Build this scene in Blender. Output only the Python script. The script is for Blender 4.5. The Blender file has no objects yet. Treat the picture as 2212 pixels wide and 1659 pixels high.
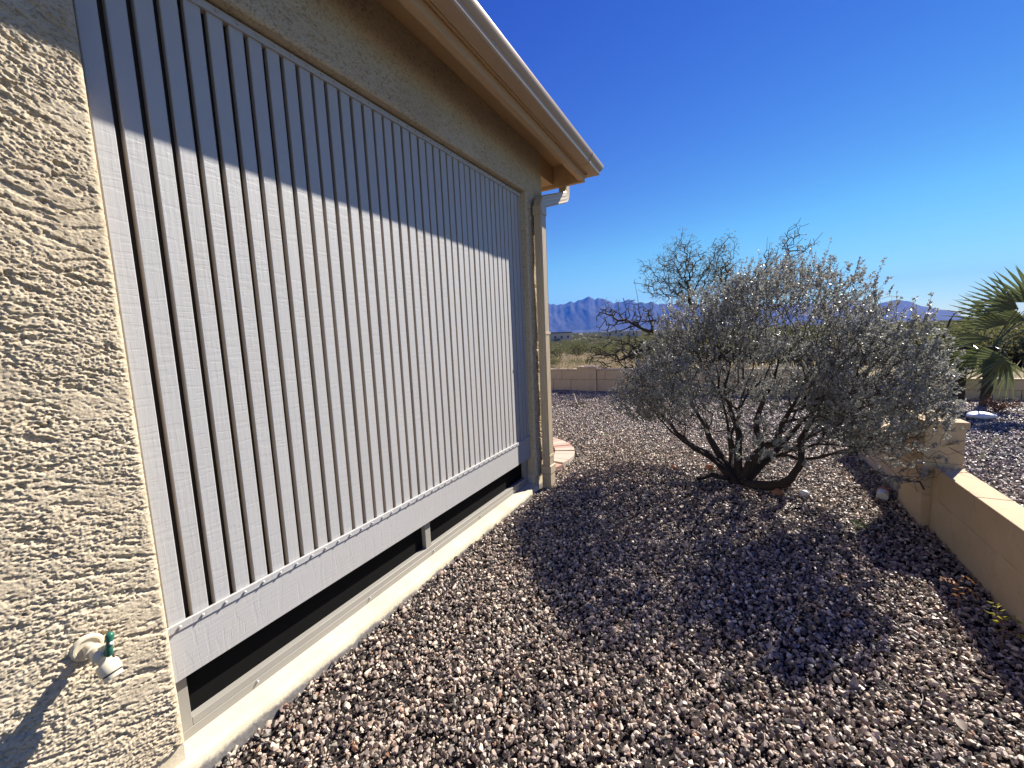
import bpy, bmesh, math, random
import numpy as np
from mathutils import Matrix, Vector

scene = bpy.context.scene
rng = np.random.default_rng(7)
random.seed(7)

# ------------------------------------------------------------------ camera
cam_data = bpy.data.cameras.new("camera")
cam_data.sensor_fit = 'HORIZONTAL'
cam_data.sensor_width = 36.0
cam_data.lens = 895.28 / 2212.0 * 36.0
cam_data.clip_start = 0.05
cam_data.clip_end = 20000.0
cam = bpy.data.objects.new("camera", cam_data)
scene.collection.objects.link(cam)
YAW, PITCH, ROLL = math.radians(28.5745), math.radians(6.6053), math.radians(-2.5398)
_f = Vector((-math.sin(YAW) * math.cos(PITCH), math.cos(YAW) * math.cos(PITCH), -math.sin(PITCH)))
_r = Vector((math.cos(YAW), math.sin(YAW), 0.0))
_u = _r.cross(_f)
_r2 = math.cos(ROLL) * _r + math.sin(ROLL) * _u
_u2 = -math.sin(ROLL) * _r + math.cos(ROLL) * _u
cam.matrix_world = Matrix(((_r2.x, _u2.x, -_f.x, 0.0), (_r2.y, _u2.y, -_f.y, 0.0),
                           (_r2.z, _u2.z, -_f.z, 1.45), (0, 0, 0, 1)))
scene.camera = cam

# ------------------------------------------------------------------ sky, sun, exposure
SUN = Vector((1.0, 1.94, 1.85)).normalized()
SUN_ELEV = math.asin(SUN.z)
SUN_AZ = math.atan2(SUN.x, SUN.y)
world = bpy.data.worlds.new("World")
scene.world = world
world.use_nodes = True
wn = world.node_tree.nodes
wl = world.node_tree.links
wn.clear()
sky = wn.new("ShaderNodeTexSky")
sky.sky_type = 'NISHITA'
sky.sun_disc = False
sky.sun_elevation = SUN_ELEV
sky.sun_rotation = SUN_AZ
sky.altitude = 900.0
sky.air_density = 1.0
sky.dust_density = 0.0
sky.ozone_density = 1.0
bg = wn.new("ShaderNodeBackground")
bg.inputs["Strength"].default_value = 0.05
wo = wn.new("ShaderNodeOutputWorld")
hs = wn.new("ShaderNodeHueSaturation")
hs.inputs["Saturation"].default_value = 1.38
wl.new(sky.outputs[0], hs.inputs["Color"])
# camera-like colour response of the clear desert sky: deeper green fall-off overhead, the same for every direction
EXPO = 1.2
SK = 0.05 * 2.0 ** EXPO
sp = wn.new("ShaderNodeSeparateColor"); cb = wn.new("ShaderNodeCombineColor")
wl.new(hs.outputs[0], sp.inputs[0])


def wmath(op, a, b):
    x = wn.new("ShaderNodeMath"); x.operation = op
    for sock, v in ((x.inputs[0], a), (x.inputs[1], b)):
        if isinstance(v, (int, float)): sock.default_value = v
        else: wl.new(v, sock)
    return x.outputs[0]


g_n = wmath('MULTIPLY', sp.outputs[1], SK)
g_n = wmath('MINIMUM', wmath('MULTIPLY', wmath('POWER', g_n, 1.6), 1.75), wmath('MULTIPLY', g_n, 1.2))
b_n = wmath('MULTIPLY', wmath('POWER', wmath('MULTIPLY', sp.outputs[2], SK), 0.8), 1.03)
wl.new(sp.outputs[0], cb.inputs[0])
wl.new(wmath('DIVIDE', g_n, SK), cb.inputs[1])
wl.new(wmath('DIVIDE', b_n, SK), cb.inputs[2])
wl.new(cb.outputs[0], bg.inputs[0])
wl.new(bg.outputs[0], wo.inputs[0])

sun_data = bpy.data.lights.new("sun", 'SUN')
sun_data.energy = 5.0
sun_data.angle = math.radians(0.53)
sun_data.color = (1.0, 0.945, 0.865)
sun = bpy.data.objects.new("sun", sun_data)
sun.rotation_euler = SUN.to_track_quat('Z', 'Y').to_euler()
scene.collection.objects.link(sun)

scene.view_settings.view_transform = 'Standard'
scene.view_settings.look = 'None'
scene.view_settings.exposure = EXPO
scene.view_settings.gamma = 1.0
scene.view_settings.use_curve_mapping = False
scene.render.engine = 'CYCLES'
scene.cycles.use_denoising = True
scene.cycles.max_bounces = 8
scene.cycles.volume_bounces = 0
scene.cycles.transparent_max_bounces = 8


# ------------------------------------------------------------------ helpers
def link(o):
    scene.collection.objects.link(o)
    return o


def tag(o, label=None, cat=None, group=None, kind=None):
    if label: o["label"] = label
    if cat: o["category"] = cat
    if group: o["group"] = group
    if kind: o["kind"] = kind
    return o


def mesh_np(name, verts, faces, material=None, smooth=False):
    """faces: (n,k) int array, or a list of such arrays with different k"""
    me = bpy.data.meshes.new(name)
    verts = np.asarray(verts, dtype=np.float32)
    if not isinstance(faces, (list, tuple)): faces = [faces]
    faces = [np.asarray(f, dtype=np.int32) for f in faces if len(f)]
    me.vertices.add(len(verts))
    me.vertices.foreach_set("co", verts.ravel())
    loops = np.concatenate([f.ravel() for f in faces])
    counts = np.concatenate([np.full(len(f), f.shape[1], dtype=np.int32) for f in faces])
    starts = np.concatenate([[0], np.cumsum(counts)[:-1]]).astype(np.int32)
    me.loops.add(len(loops))
    me.loops.foreach_set("vertex_index", loops)
    me.polygons.add(len(counts))
    me.polygons.foreach_set("loop_start", starts)
    me.polygons.foreach_set("loop_total", counts)
    me.polygons.foreach_set("use_smooth", np.full(len(counts), smooth, dtype=bool))
    me.update(calc_edges=True)
    me.validate()
    if material: me.materials.append(material)
    return me


def add(name, me, parent=None):
    o = link(bpy.data.objects.new(name, me))
    if parent is not None: o.parent = parent
    return o


def empty(name, loc=(0, 0, 0)):
    o = link(bpy.data.objects.new(name, None))
    o.location = loc
    o.empty_display_size = 0.1
    return o


class MB:
    """collects shapes for one mesh object"""
    def __init__(self): self.bm = bmesh.new()

    def box(self, x0, x1, y0, y1, z0, z1, bevel=0.0, segs=1):
        b = bmesh.new()
        bmesh.ops.create_cube(b, size=1.0)
        for v in b.verts:
            v.co = Vector(((x0 + x1) / 2 + v.co.x * (x1 - x0), (y0 + y1) / 2 + v.co.y * (y1 - y0), (z0 + z1) / 2 + v.co.z * (z1 - z0)))
        if bevel > 0:
            bmesh.ops.bevel(b, geom=b.edges[:], offset=bevel, segments=segs, affect='EDGES', profile=0.5)
        self.merge(b)
        return self

    def merge(self, b):
        tmp = bpy.data.meshes.new("tmp")
        b.to_mesh(tmp); b.free()
        self.bm.from_mesh(tmp)
        bpy.data.meshes.remove(tmp)

    def sweep(self, profile, path, closed=True, caps=True):
        """profile: list of (a,b) offsets, path: list of (point, axis_a, axis_b)"""
        rings = []
        for p, a, b in path:
            p, a, b = Vector(p), Vector(a), Vector(b)
            rings.append([self.bm.verts.new(p + a * u + b * v) for u, v in profile])
        n = len(profile)
        for r0, r1 in zip(rings[:-1], rings[1:]):
            for i in range(n if closed else n - 1):
                j = (i + 1) % n
                self.bm.faces.new((r0[i], r0[j], r1[j], r1[i]))
        if closed and caps:
            self.bm.faces.new(list(reversed(rings[0])))
            self.bm.faces.new(rings[-1])
        return self

    def tube(self, pts, radii, n=8):
        pts = [Vector(p) for p in pts]
        prof = [(math.cos(2 * math.pi * i / n), math.sin(2 * math.pi * i / n)) for i in range(n)]
        path = []
        for i, p in enumerate(pts):
            t = (pts[min(i + 1, len(pts) - 1)] - pts[max(i - 1, 0)]).normalized()
            ref = Vector((0, 0, 1)) if abs(t.z) < 0.9 else Vector((1, 0, 0))
            a = t.cross(ref).normalized()
            b = a.cross(t).normalized()
            r = radii[i] if hasattr(radii, '__len__') else radii
            path.append((p, a * r, b * r))
        return self.sweep(prof, path)

    def build(self, name, material, parent=None, smooth=False, autosmooth=None):
        bmesh.ops.recalc_face_normals(self.bm, faces=self.bm.faces[:])
        me = bpy.data.meshes.new(name)
        if smooth or autosmooth:
            for f in self.bm.faces: f.smooth = True
        if autosmooth:
            for e in self.bm.edges:
                if len(e.link_faces) == 2 and e.calc_face_angle() > math.radians(autosmooth): e.smooth = False
        self.bm.to_mesh(me); self.bm.free()
        me.materials.append(material)
        return add(name, me, parent)


def copy_tree(o, parent=None):
    c = link(o.copy())
    if parent is not None: c.parent = parent
    for ch in list(o.children): copy_tree(ch, c)
    return c


def fft_noise(shape, step, lx, ly, angle=0.0, seed=0, slope=0.0):
    """unit-variance noise with feature length lx, ly (metres) rotated by angle"""
    g = np.random.default_rng(seed)
    w = g.standard_normal(shape)
    F = np.fft.rfft2(w)
    ky = np.fft.fftfreq(shape[0], step)[:, None]
    kx = np.fft.rfftfreq(shape[1], step)[None, :]
    c, s = math.cos(angle), math.sin(angle)
    u, v = c * kx + s * ky, -s * kx + c * ky
    k2 = (u * lx) ** 2 + (v * ly) ** 2
    # band-pass: features near the given length
    F *= np.exp(-k2 * 2.0) * (1 - np.exp(-k2 * 6.0 - 0.02))
    out = np.fft.irfft2(F, shape)
    return out / out.std()


def sstep(a, b, x):
    t = np.clip((x - a) / (b - a), 0, 1)
    return t * t * (3 - 2 * t)


# ------------------------------------------------------------------ node materials
class NT:
    def __init__(self, name):
        self.m = bpy.data.materials.new(name)
        self.m.use_nodes = True
        self.n = self.m.node_tree.nodes
        self.l = self.m.node_tree.links
        self.n.clear()
        self.out = self.n.new("ShaderNodeOutputMaterial")
        self.p = self.n.new("ShaderNodeBsdfPrincipled")
        self.l.new(self.p.outputs[0], self.out.inputs[0])

    def node(self, t, **kw):
        x = self.n.new(t)
        for k, v in kw.items():
            if k.startswith("in_"):
                key = k[3:]
                x.inputs[int(key) if key.isdigit() else key].default_value = v
            else: setattr(x, k, v)
        return x

    def coords(self, scale=(1, 1, 1), rot=(0, 0, 0), kind="Object"):
        tc = self.node("ShaderNodeTexCoord")
        mp = self.node("ShaderNodeMapping")
        mp.inputs["Scale"].default_value = scale
        mp.inputs["Rotation"].default_value = rot
        self.l.new(tc.outputs[kind], mp.inputs[0])
        return mp.outputs[0]

    def noise(self, scale, vec=None, detail=4.0, rough=0.6, dist=0.0):
        x = self.node("ShaderNodeTexNoise")
        x.inputs["Scale"].default_value = scale
        x.inputs["Detail"].default_value = detail
        x.inputs["Roughness"].default_value = rough
        x.inputs["Distortion"].default_value = dist
        if vec is not None: self.l.new(vec, x.inputs["Vector"])
        return x.outputs["Fac"]

    def ramp(self, fac, stops, interp='LINEAR'):
        x = self.node("ShaderNodeValToRGB")
        x.color_ramp.interpolation = interp
        e = x.color_ramp.elements
        while len(e) < len(stops): e.new(0.5)
        for i, (p, c) in enumerate(stops):
            e[i].position = p
            e[i].color = (c[0], c[1], c[2], 1) if len(c) == 3 else c
        self.l.new(fac, x.inputs[0])
        return x.outputs[0]

    def mix(self, fac, a, b, blend='MIX'):
        x = self.node("ShaderNodeMix", data_type='RGBA', blend_type=blend)
        for sock, v in ((x.inputs[0], fac), (x.inputs[6], a), (x.inputs[7], b)):
            if isinstance(v, (int, float)): sock.default_value = v
            elif isinstance(v, tuple): sock.default_value = (*v, 1) if len(v) == 3 else v
            else: self.l.new(v, sock)
        return x.outputs[2]

    def math(self, op, a, b=0.0):
        x = self.node("ShaderNodeMath", operation=op)
        for sock, v in ((x.inputs[0], a), (x.inputs[1], b)):
            if isinstance(v, (int, float)): sock.default_value = v
            else: self.l.new(v, sock)
        return x.outputs[0]

    def bump(self, h, strength=0.5, dist=0.002, prev=None):
        x = self.node("ShaderNodeBump")
        x.inputs["Strength"].default_value = strength
        x.inputs["Distance"].default_value = dist
        self.l.new(h, x.inputs["Height"])
        if prev is not None: self.l.new(prev, x.inputs["Normal"])
        return x.outputs[0]

    def set(self, color=None, rough=None, normal=None, spec=None, metal=None):
        for key, v in (("Base Color", color), ("Roughness", rough), ("Normal", normal), ("Specular IOR Level", spec), ("Metallic", metal)):
            if v is None: continue
            if isinstance(v, (int, float)): self.p.inputs[key].default_value = v
            elif isinstance(v, tuple): self.p.inputs[key].default_value = (*v, 1)
            else: self.l.new(v, self.p.inputs[key])
        return self.m


def m_plain(name, a, b, scale=8.0, rough=0.6, bump=0.15, bscale=60.0, dist=0.001, spec=0.4):
    t = NT(name)
    v = t.coords()
    c = t.mix(t.noise(scale, v, 5, 0.65), a, b)
    return t.set(c, rough, t.bump(t.noise(bscale, v, 4, 0.6), bump, dist), spec)


def m_stucco():
    t = NT("cream stucco")
    v = t.coords()
    big = t.noise(1.6, v, 5, 0.6)
    c = t.ramp(big, [(0.3, (0.51, 0.42, 0.285)), (0.7, (0.60, 0.51, 0.36))])
    fine = t.noise(120.0, v, 4, 0.7)
    c = t.mix(t.math('MULTIPLY', fine, 0.30), c, (0.41, 0.345, 0.25))
    relief_shade = t.ramp(t.noise(52.0, t.coords((1, 1, 1.5)), 3, 0.7, 1.2), [(0.52, (0, 0, 0)), (0.60, (1, 1, 1))])  # dark specks paint in the shade of the plaster's small pits
    c = t.mix(t.math('MULTIPLY', relief_shade, 0.60), c, (0.24, 0.185, 0.12))
    dirt = t.ramp(t.noise(3.2, t.coords((1, 1, 0.5)), 6, 0.7, 0.5), [(0.50, (0, 0, 0)), (0.75, (1, 1, 1))])
    c = t.mix(t.math('MULTIPLY', dirt, 0.35), c, (0.36, 0.285, 0.19))
    nrm = t.bump(t.noise(260.0, v, 3, 0.6), 0.6, 0.0014)
    return t.set(c, 0.9, nrm, 0.2)


def m_foundation():
    t = NT("painted concrete ledge")
    v = t.coords()
    c = t.ramp(t.noise(5.0, v, 6, 0.65), [(0.3, (0.54, 0.465, 0.315)), (0.7, (0.66, 0.585, 0.43))])
    sep = t.node("ShaderNodeSeparateXYZ")
    tc = t.node("ShaderNodeTexCoord")
    t.l.new(tc.outputs["Object"], sep.inputs[0])
    # bare splash-stained concrete at the foot of the ledge, ragged upper edge
    edge = t.math('ADD', sep.outputs[2], t.math('MULTIPLY', t.noise(14.0, v, 5, 0.7), 0.06))
    worn = t.ramp(edge, [(0.060, (1, 1, 1)), (0.074, (0, 0, 0))])
    grey = t.ramp(t.noise(40.0, v, 5, 0.7), [(0.3, (0.15, 0.14, 0.13)), (0.7, (0.25, 0.235, 0.21))])
    c = t.mix(worn, c, grey)
    spots = t.ramp(t.noise(24.0, v, 6, 0.75, 0.6), [(0.60, (0, 0, 0)), (0.70, (1, 1, 1))])
    c = t.mix(t.math('MULTIPLY', spots, 0.5), c, (0.38, 0.34, 0.27))
    nrm = t.bump(t.noise(60.0, v, 6, 0.7), 0.6, 0.004)
    return t.set(c, 0.85, nrm, 0.25)


def m_board(horizontal=False):
    t = NT("grey embossed board trim" if horizontal else "grey embossed board")
    oi = t.node("ShaderNodeObjectInfo")
    tc = t.node("ShaderNodeTexCoord")
    off = t.node("ShaderNodeVectorMath", operation='ADD')
    comb = t.node("ShaderNodeCombineXYZ")
    t.l.new(t.math('MULTIPLY', oi.outputs["Random"], 37.0), comb.inputs[2])
    t.l.new(t.math('MULTIPLY', oi.outputs["Random"], 19.0), comb.inputs[1])
    t.l.new(tc.outputs["Object"], off.inputs[0]); t.l.new(comb.outputs[0], off.inputs[1])
    def mp(s):
        m = t.node("ShaderNodeMapping"); m.inputs["Scale"].default_value = s
        t.l.new(off.outputs[0], m.inputs[0]); return m.outputs[0]
    L = (1, 1, 14) if horizontal else (1, 14, 1)     # grain runs along the board
    grain = t.noise(9.0, mp(L), 5, 0.65, 0.8)
    wav = t.node("ShaderNodeTexWave", bands_direction='Z' if horizontal else 'Y')
    wav.inputs["Scale"].default_value = 17.0
    wav.inputs["Distortion"].default_value = 7.0
    wav.inputs["Detail"].default_value = 3.0
    wav.inputs["Detail Scale"].default_value = 0.35
    t.l.new(mp((1, 0.14, 1) if horizontal else (1, 1, 0.14)), wav.inputs["Vector"])
    C = (1, 9, 1.2) if horizontal else (1, 1.2, 9)    # short cross ticks pressed into the face
    tick = t.ramp(t.noise(7.0, mp(C), 3, 0.5), [(0.52, (0, 0, 0)), (0.60, (1, 1, 1))])
    h = t.math('ADD', t.math('MULTIPLY', grain, 0.8), t.math('MULTIPLY', wav.outputs["Fac"], 0.12))
    h = t.math('SUBTRACT', h, t.math('MULTIPLY', tick, 0.30))
    nrm = t.bump(h, 0.55, 0.0018)
    base = t.mix(t.noise(3.0, mp((1, 1, 1)), 4, 0.6), (0.41, 0.40, 0.375), (0.47, 0.455, 0.43))
    base = t.mix(t.math('MULTIPLY', oi.outputs["Random"], 0.25), base, (0.45, 0.445, 0.43))
    dust = t.ramp(t.noise(2.4, mp((1, 1, 0.5)), 6, 0.7, 0.4), [(0.48, (0, 0, 0)), (0.72, (1, 1, 1))])
    base = t.mix(t.math('MULTIPLY', dust, 0.30), base, (0.44, 0.40, 0.34))
    return t.set(base, 0.5, nrm, 0.4)


def m_gravel_stone():
    t = NT("crushed mauve gravel")
    oi = t.node("ShaderNodeObjectInfo")
    v = t.coords()
    c = t.ramp(oi.outputs["Random"], [
        (0.0, (0.182, 0.136, 0.102)), (0.13, (0.466, 0.358, 0.269)), (0.26, (0.093, 0.070, 0.053)), (0.40, (0.641, 0.512, 0.381)),
        (0.50, (0.264, 0.203, 0.156)), (0.63, (0.388, 0.278, 0.201)), (0.74, (0.146, 0.130, 0.102)), (0.82, (0.745, 0.612, 0.443)),
        (0.890, (0.453, 0.247, 0.139)), (0.91, (0.212, 0.163, 0.123)), (0.955, (0.970, 0.819, 0.588)), (0.975, (0.297, 0.267, 0.201))], 'CONSTANT')
    n = t.noise(90.0, v, 4, 0.7)
    c = t.mix(t.math('MULTIPLY', n, 0.5), c, t.mix(0.5, c, (0.16, 0.125, 0.108)))
    return t.set(c, 0.48, t.bump(t.noise(300.0, v, 3, 0.6), 0.3, 0.001), 0.65)


def m_leaf(name, a, b, trans=0.3, rough=0.45, spec=0.5, tcol=None):
    t = NT(name)
    geo = t.node("ShaderNodeNewGeometry")
    c = t.mix(geo.outputs["Random Per Island"], a, b)
    t.set(c, rough, None, spec)
    tr = t.node("ShaderNodeBsdfTranslucent")
    if tcol: tr.inputs[0].default_value = (*tcol, 1)
    else: t.l.new(c, tr.inputs[0])
    mx = t.node("ShaderNodeMixShader")
    mx.inputs[0].default_value = trans
    t.l.new(t.p.outputs[0], mx.inputs[1]); t.l.new(tr.outputs[0], mx.inputs[2])
    t.l.new(mx.outputs[0], t.out.inputs[0])
    return t.m


M = {}
M["stucco"] = m_stucco()
M["foundation"] = m_foundation()
M["board"] = m_board(False)
M["trim"] = m_board(True)
M["board_edge"] = m_plain("raw board edge", (0.40, 0.335, 0.26), (0.47, 0.40, 0.315), 12, 0.8, 0.3, 80)
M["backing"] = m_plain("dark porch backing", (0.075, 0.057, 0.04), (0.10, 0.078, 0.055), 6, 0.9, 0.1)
M["frame"] = m_plain("bronze grey aluminium frame", (0.28, 0.265, 0.225), (0.32, 0.30, 0.26), 4, 0.42, 0.05, 200, 0.0005)
M["mesh"] = m_plain("black sun screen", (0.005, 0.005, 0.0045), (0.008, 0.0075, 0.007), 20, 0.9, 0.3, 900, 0.0008, 0.1)
M["steel"] = m_plain("zinc screw head", (0.42, 0.41, 0.39), (0.5, 0.49, 0.47), 30, 0.4, 0.0)
M["eave"] = m_plain("tan painted eave timber", (0.47, 0.31, 0.165), (0.53, 0.355, 0.195), 3, 0.55, 0.2, 30, 0.0015)
M["gutter"] = m_plain("tan enamel gutter", (0.42, 0.30, 0.19), (0.46, 0.335, 0.215), 2, 0.35, 0.03)
M["downspout"] = m_plain("cream enamel downspout", (0.46, 0.365, 0.24), (0.51, 0.41, 0.28), 3, 0.38, 0.05)
M["roof"] = m_plain("roof covering", (0.36, 0.25, 0.18), (0.45, 0.32, 0.24), 4, 0.8, 0.3)
M["block"] = None


def m_block():
    t = NT("tan split block")
    oi = t.node("ShaderNodeObjectInfo")
    v = t.coords()
    c = t.ramp(t.noise(4.0, v, 6, 0.65), [(0.3, (0.60, 0.44, 0.26)), (0.7, (0.68, 0.52, 0.33))])
    c = t.mix(t.math('MULTIPLY', oi.outputs["Random"], 0.25), c, (0.57, 0.45, 0.31))
    stain = t.ramp(t.noise(2.2, t.coords((1, 1, 0.35)), 6, 0.7, 0.4), [(0.52, (0, 0, 0)), (0.72, (1, 1, 1))])
    c = t.mix(t.math('MULTIPLY', stain, 0.40), c, (0.40, 0.28, 0.17))
    pit_shade = t.ramp(t.noise(75.0, v, 4, 0.7, 0.6), [(0.60, (0, 0, 0)), (0.67, (1, 1, 1))])  # shade of the block's pits put into the colour as dark specks
    c = t.mix(t.math('MULTIPLY', pit_shade, 0.45), c, (0.26, 0.185, 0.115))
    fine = t.noise(140.0, v, 4, 0.75)
    c = t.mix(t.math('MULTIPLY', fine, 0.25), c, (0.27, 0.20, 0.135))
    nrm = t.bump(t.noise(110.0, v, 5, 0.75), 0.55, 0.003)
    return t.set(c, 0.92, nrm, 0.2)


M["block"] = m_block()
M["mortar"] = m_plain("tan mortar", (0.33, 0.25, 0.165), (0.39, 0.30, 0.20), 20, 0.95, 0.4, 120, 0.002)
M["joint_dark"] = m_plain("open joint", (0.05, 0.035, 0.025), (0.08, 0.06, 0.04), 30, 0.95, 0.2)
M["stone"] = m_gravel_stone()
M["soil"] = m_plain("soil with gap shade", (0.012, 0.009, 0.008), (0.024, 0.019, 0.016), 30, 0.95, 0.7, 90, 0.006)  # soil blackened so its colour stands for shade between the stones
M["bark"] = m_plain("dark shaggy bark", (0.026, 0.018, 0.014), (0.062, 0.045, 0.035), 40, 0.9, 0.8, 90, 0.004)
M["twig"] = m_plain("grey brown twig", (0.055, 0.04, 0.032), (0.11, 0.085, 0.07), 30, 0.85, 0.3, 100)
M["sage"] = m_leaf("silver sage leaf", (0.23, 0.23, 0.195), (0.43, 0.42, 0.37), 0.30, 0.38, 0.6)
M["mesquite_leaf"] = m_leaf("olive mesquite leaflet", (0.10, 0.095, 0.032), (0.19, 0.155, 0.05), 0.35, 0.5, 0.3)
M["palm_leaf"] = m_leaf("green fan palm blade", (0.075, 0.095, 0.032), (0.12, 0.14, 0.05), 0.35, 0.25, 0.7)
M["palm_trunk"] = m_plain("fibrous palm trunk", (0.03, 0.022, 0.017), (0.06, 0.045, 0.03), 30, 0.95, 0.8, 60, 0.01)
M["scrub"] = m_leaf("creosote scrub leaf", (0.105, 0.112, 0.042), (0.20, 0.185, 0.08), 0.38, 0.6, 0.2)
M["dry_grass"] = m_leaf("straw grass", (0.36, 0.28, 0.16), (0.50, 0.41, 0.25), 0.3, 0.6, 0.2)
M["dry_leaf"] = m_leaf("pale fallen leaf", (0.38, 0.29, 0.20), (0.55, 0.47, 0.37), 0.2, 0.55, 0.3)
M["yellow_leaf"] = m_leaf("yellow seedling leaf", (0.40, 0.33, 0.045), (0.30, 0.30, 0.05), 0.45, 0.45, 0.4)
M["rust_leaf"] = m_leaf("rusty dry leaf", (0.25, 0.115, 0.045), (0.36, 0.20, 0.09), 0.3, 0.5, 0.4)
M["red_stem"] = m_plain("reddish stem", (0.17, 0.08, 0.05), (0.22, 0.11, 0.07), 20, 0.7, 0.1)
M["green_weed"] = m_leaf("fresh green weed", (0.10, 0.17, 0.04), (0.16, 0.22, 0.05), 0.35, 0.45, 0.4)
M["agave"] = m_leaf("withered agave blade", (0.22, 0.20, 0.15), (0.36, 0.32, 0.24), 0.05, 0.5, 0.4)
M["orange_stone"] = m_plain("orange stone", (0.33, 0.14, 0.07), (0.45, 0.22, 0.11), 15, 0.8, 0.4, 50, 0.003)
M["pale_stone"] = m_plain("white quartz stone", (0.72, 0.70, 0.66), (0.82, 0.80, 0.77), 12, 0.35, 0.3, 40, 0.003)
M["pvc"] = m_plain("weathered white pipe", (0.55, 0.55, 0.53), (0.66, 0.65, 0.62), 10, 0.5, 0.1)
M["faucet"] = m_plain("cream painted brass", (0.62, 0.54, 0.38), (0.68, 0.60, 0.44), 20, 0.35, 0.15, 60)
M["faucet_dark"] = m_plain("rubber and outlet shade", (0.02, 0.018, 0.016), (0.03, 0.028, 0.025), 20, 0.6, 0.0)
M["green_handle"] = m_plain("green painted handle", (0.02, 0.12, 0.075), (0.03, 0.15, 0.095), 30, 0.35, 0.1)
M["paver_a"] = m_plain("pink paver", (0.40, 0.25, 0.18), (0.48, 0.33, 0.25), 10, 0.85, 0.4, 80, 0.003)
M["paver_b"] = m_plain("buff paver", (0.42, 0.33, 0.25), (0.50, 0.41, 0.32), 10, 0.85, 0.4, 80, 0.003)
M["paver_c"] = m_plain("rose paver", (0.36, 0.21, 0.16), (0.43, 0.28, 0.21), 10, 0.85, 0.4, 80, 0.003)
M["far_wall"] = m_plain("pale far house wall", (0.42, 0.36, 0.29), (0.48, 0.42, 0.35), 1, 0.9, 0.1)
M["far_roof"] = m_plain("far house roof", (0.10, 0.08, 0.07), (0.14, 0.11, 0.10), 1, 0.9, 0.1)
M["far_white"] = m_plain("far white roof", (0.70, 0.70, 0.68), (0.78, 0.78, 0.76), 1, 0.7, 0.1)
M["pole"] = m_plain("weathered pole", (0.08, 0.065, 0.055), (0.10, 0.085, 0.07), 1, 0.9, 0.1)


# ------------------------------------------------------------------ land
def land_z(x, y):
    """height of the open land: yard level near, falling gently past the wall, tilted at the far rim"""
    x = np.asarray(x, float); y = np.asarray(y, float)
    r = np.hypot(x, y)
    az = np.degrees(np.arctan2(x, np.maximum(y, 1e-3)))
    el = np.interp(az, [-60, -23, 0, 17, 24, 60], [0.10, 0.00, -0.18, -0.55, -0.50, -0.30])
    far = 1.45 + np.tan(np.radians(el)) * r
    near = -0.02 - 0.035 * np.maximum(r - 12, 0)
    near = np.maximum(near, -2.6)
    w = sstep(60, 900, r)
    z = near * (1 - w) + far * w
    z = z - 2.0 * w * (1 - sstep(500, 2500, r))
    # a low brushy rise on the right beyond the palm
    z = z + 2.6 * np.exp(-((az - 27) / 7.0) ** 2) * np.exp(-((r - 130) / 45.0) ** 2)
    return z


rr = np.concatenate([np.linspace(10.2, 60, 60), np.geomspace(62, 9000, 70)])
aa = np.radians(np.linspace(-88, 88, 177))
A, Rr = np.meshgrid(aa, rr)
X, Y = Rr * np.sin(A), Rr * np.cos(A)
Zl = land_z(X, Y)
Zl += (rng.standard_normal(Zl.shape) * 0.02 * (Rr < 60))
nr, na = X.shape
idx = np.arange(nr * na).reshape(nr, na)
quads = np.stack([idx[:-1, :-1], idx[:-1, 1:], idx[1:, 1:], idx[1:, :-1]], -1).reshape(-1, 4)[:, ::-1]
verts = np.stack([X, Y, Zl], -1).reshape(-1, 3)
# skirt that carries the sheet back under the yard and behind the camera
inner = idx[0]
t = NT("desert soil")
v = t.coords()
c = t.ramp(t.noise(0.05, v, 6, 0.7), [(0.35, (0.20, 0.155, 0.105)), (0.65, (0.29, 0.23, 0.15))])
c = t.mix(t.ramp(t.noise(0.6, v, 6, 0.7), [(0.45, (0, 0, 0)), (0.62, (1, 1, 1))]), c, (0.135, 0.13, 0.065))
M["desert"] = t.set(c, 0.95, t.bump(t.noise(4.0, v, 6, 0.7), 0.6, 0.08), 0.1)
base_n = len(verts)
under = np.array([[-9000, -300, -0.6], [9000, -300, -0.6], [9000, 0, -0.6], [-9000, 0, -0.6]])
add("ground", mesh_np("ground", verts, quads, M["desert"], True))
tag(bpy.data.objects["ground"], kind="structure")
# yard sheet
xs = np.linspace(-8, 9, 69); ys = np.linspace(-6, 10.6, 67)
GX, GY = np.meshgrid(xs, ys)


def yard_z(x, y):
    return 0.022 * sstep(-1.25, -1.55, x) * sstep(3.9, 3.4, y) + 0.012 * np.sin(1.7 * x + 0.6 * y + 1.0) * np.sin(1.3 * y - 0.7 * x) + 0.008 * np.sin(3.9 * x - 2.1 * y)


GZ = yard_z(GX, GY) - 0.014
gi = np.arange(GX.size).reshape(GX.shape)
gq = np.stack([gi[:-1, :-1], gi[:-1, 1:], gi[1:, 1:], gi[1:, :-1]], -1).reshape(-1, 4)
o = add("yard_ground", mesh_np("yard_ground", np.stack([GX, GY, GZ], -1).reshape(-1, 3), gq, M["soil"], True))
tag(o, kind="structure")

# ------------------------------------------------------------------ mountains
prof_az = [-75, -60, -48, -38, -30, -26, -23.3, -21.5, -19.7, -18.4, -17.7, -16.9, -16.0, -15.3, -14.6, -13.8, -13.0, -12.1, -11.2, -9.8,
           -6, -2, 2, 6, 9.8, 10.8, 12.1, 12.6, 13.4, 14.2, 15.2, 15.9, 16.7, 17.2, 17.9, 18.6, 19.5, 22, 30, 60, 75]
prof_el = [2.0, 2.6, 3.0, 3.4, 3.7, 4.0, 4.15, 3.95, 4.25, 4.5, 4.9, 4.5, 4.37, 4.17, 3.72, 3.97, 4.02, 3.95, 3.5, 3.5,
           3.0, 2.6, 2.5, 2.2, 2.18, 2.3, 1.40, 1.43, 1.87, 2.07, 1.60, 1.2, 0.95, 0.75, 0.65, 0.1, -0.4, -0.9, -1.0, -1.0, -1.0]


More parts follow.
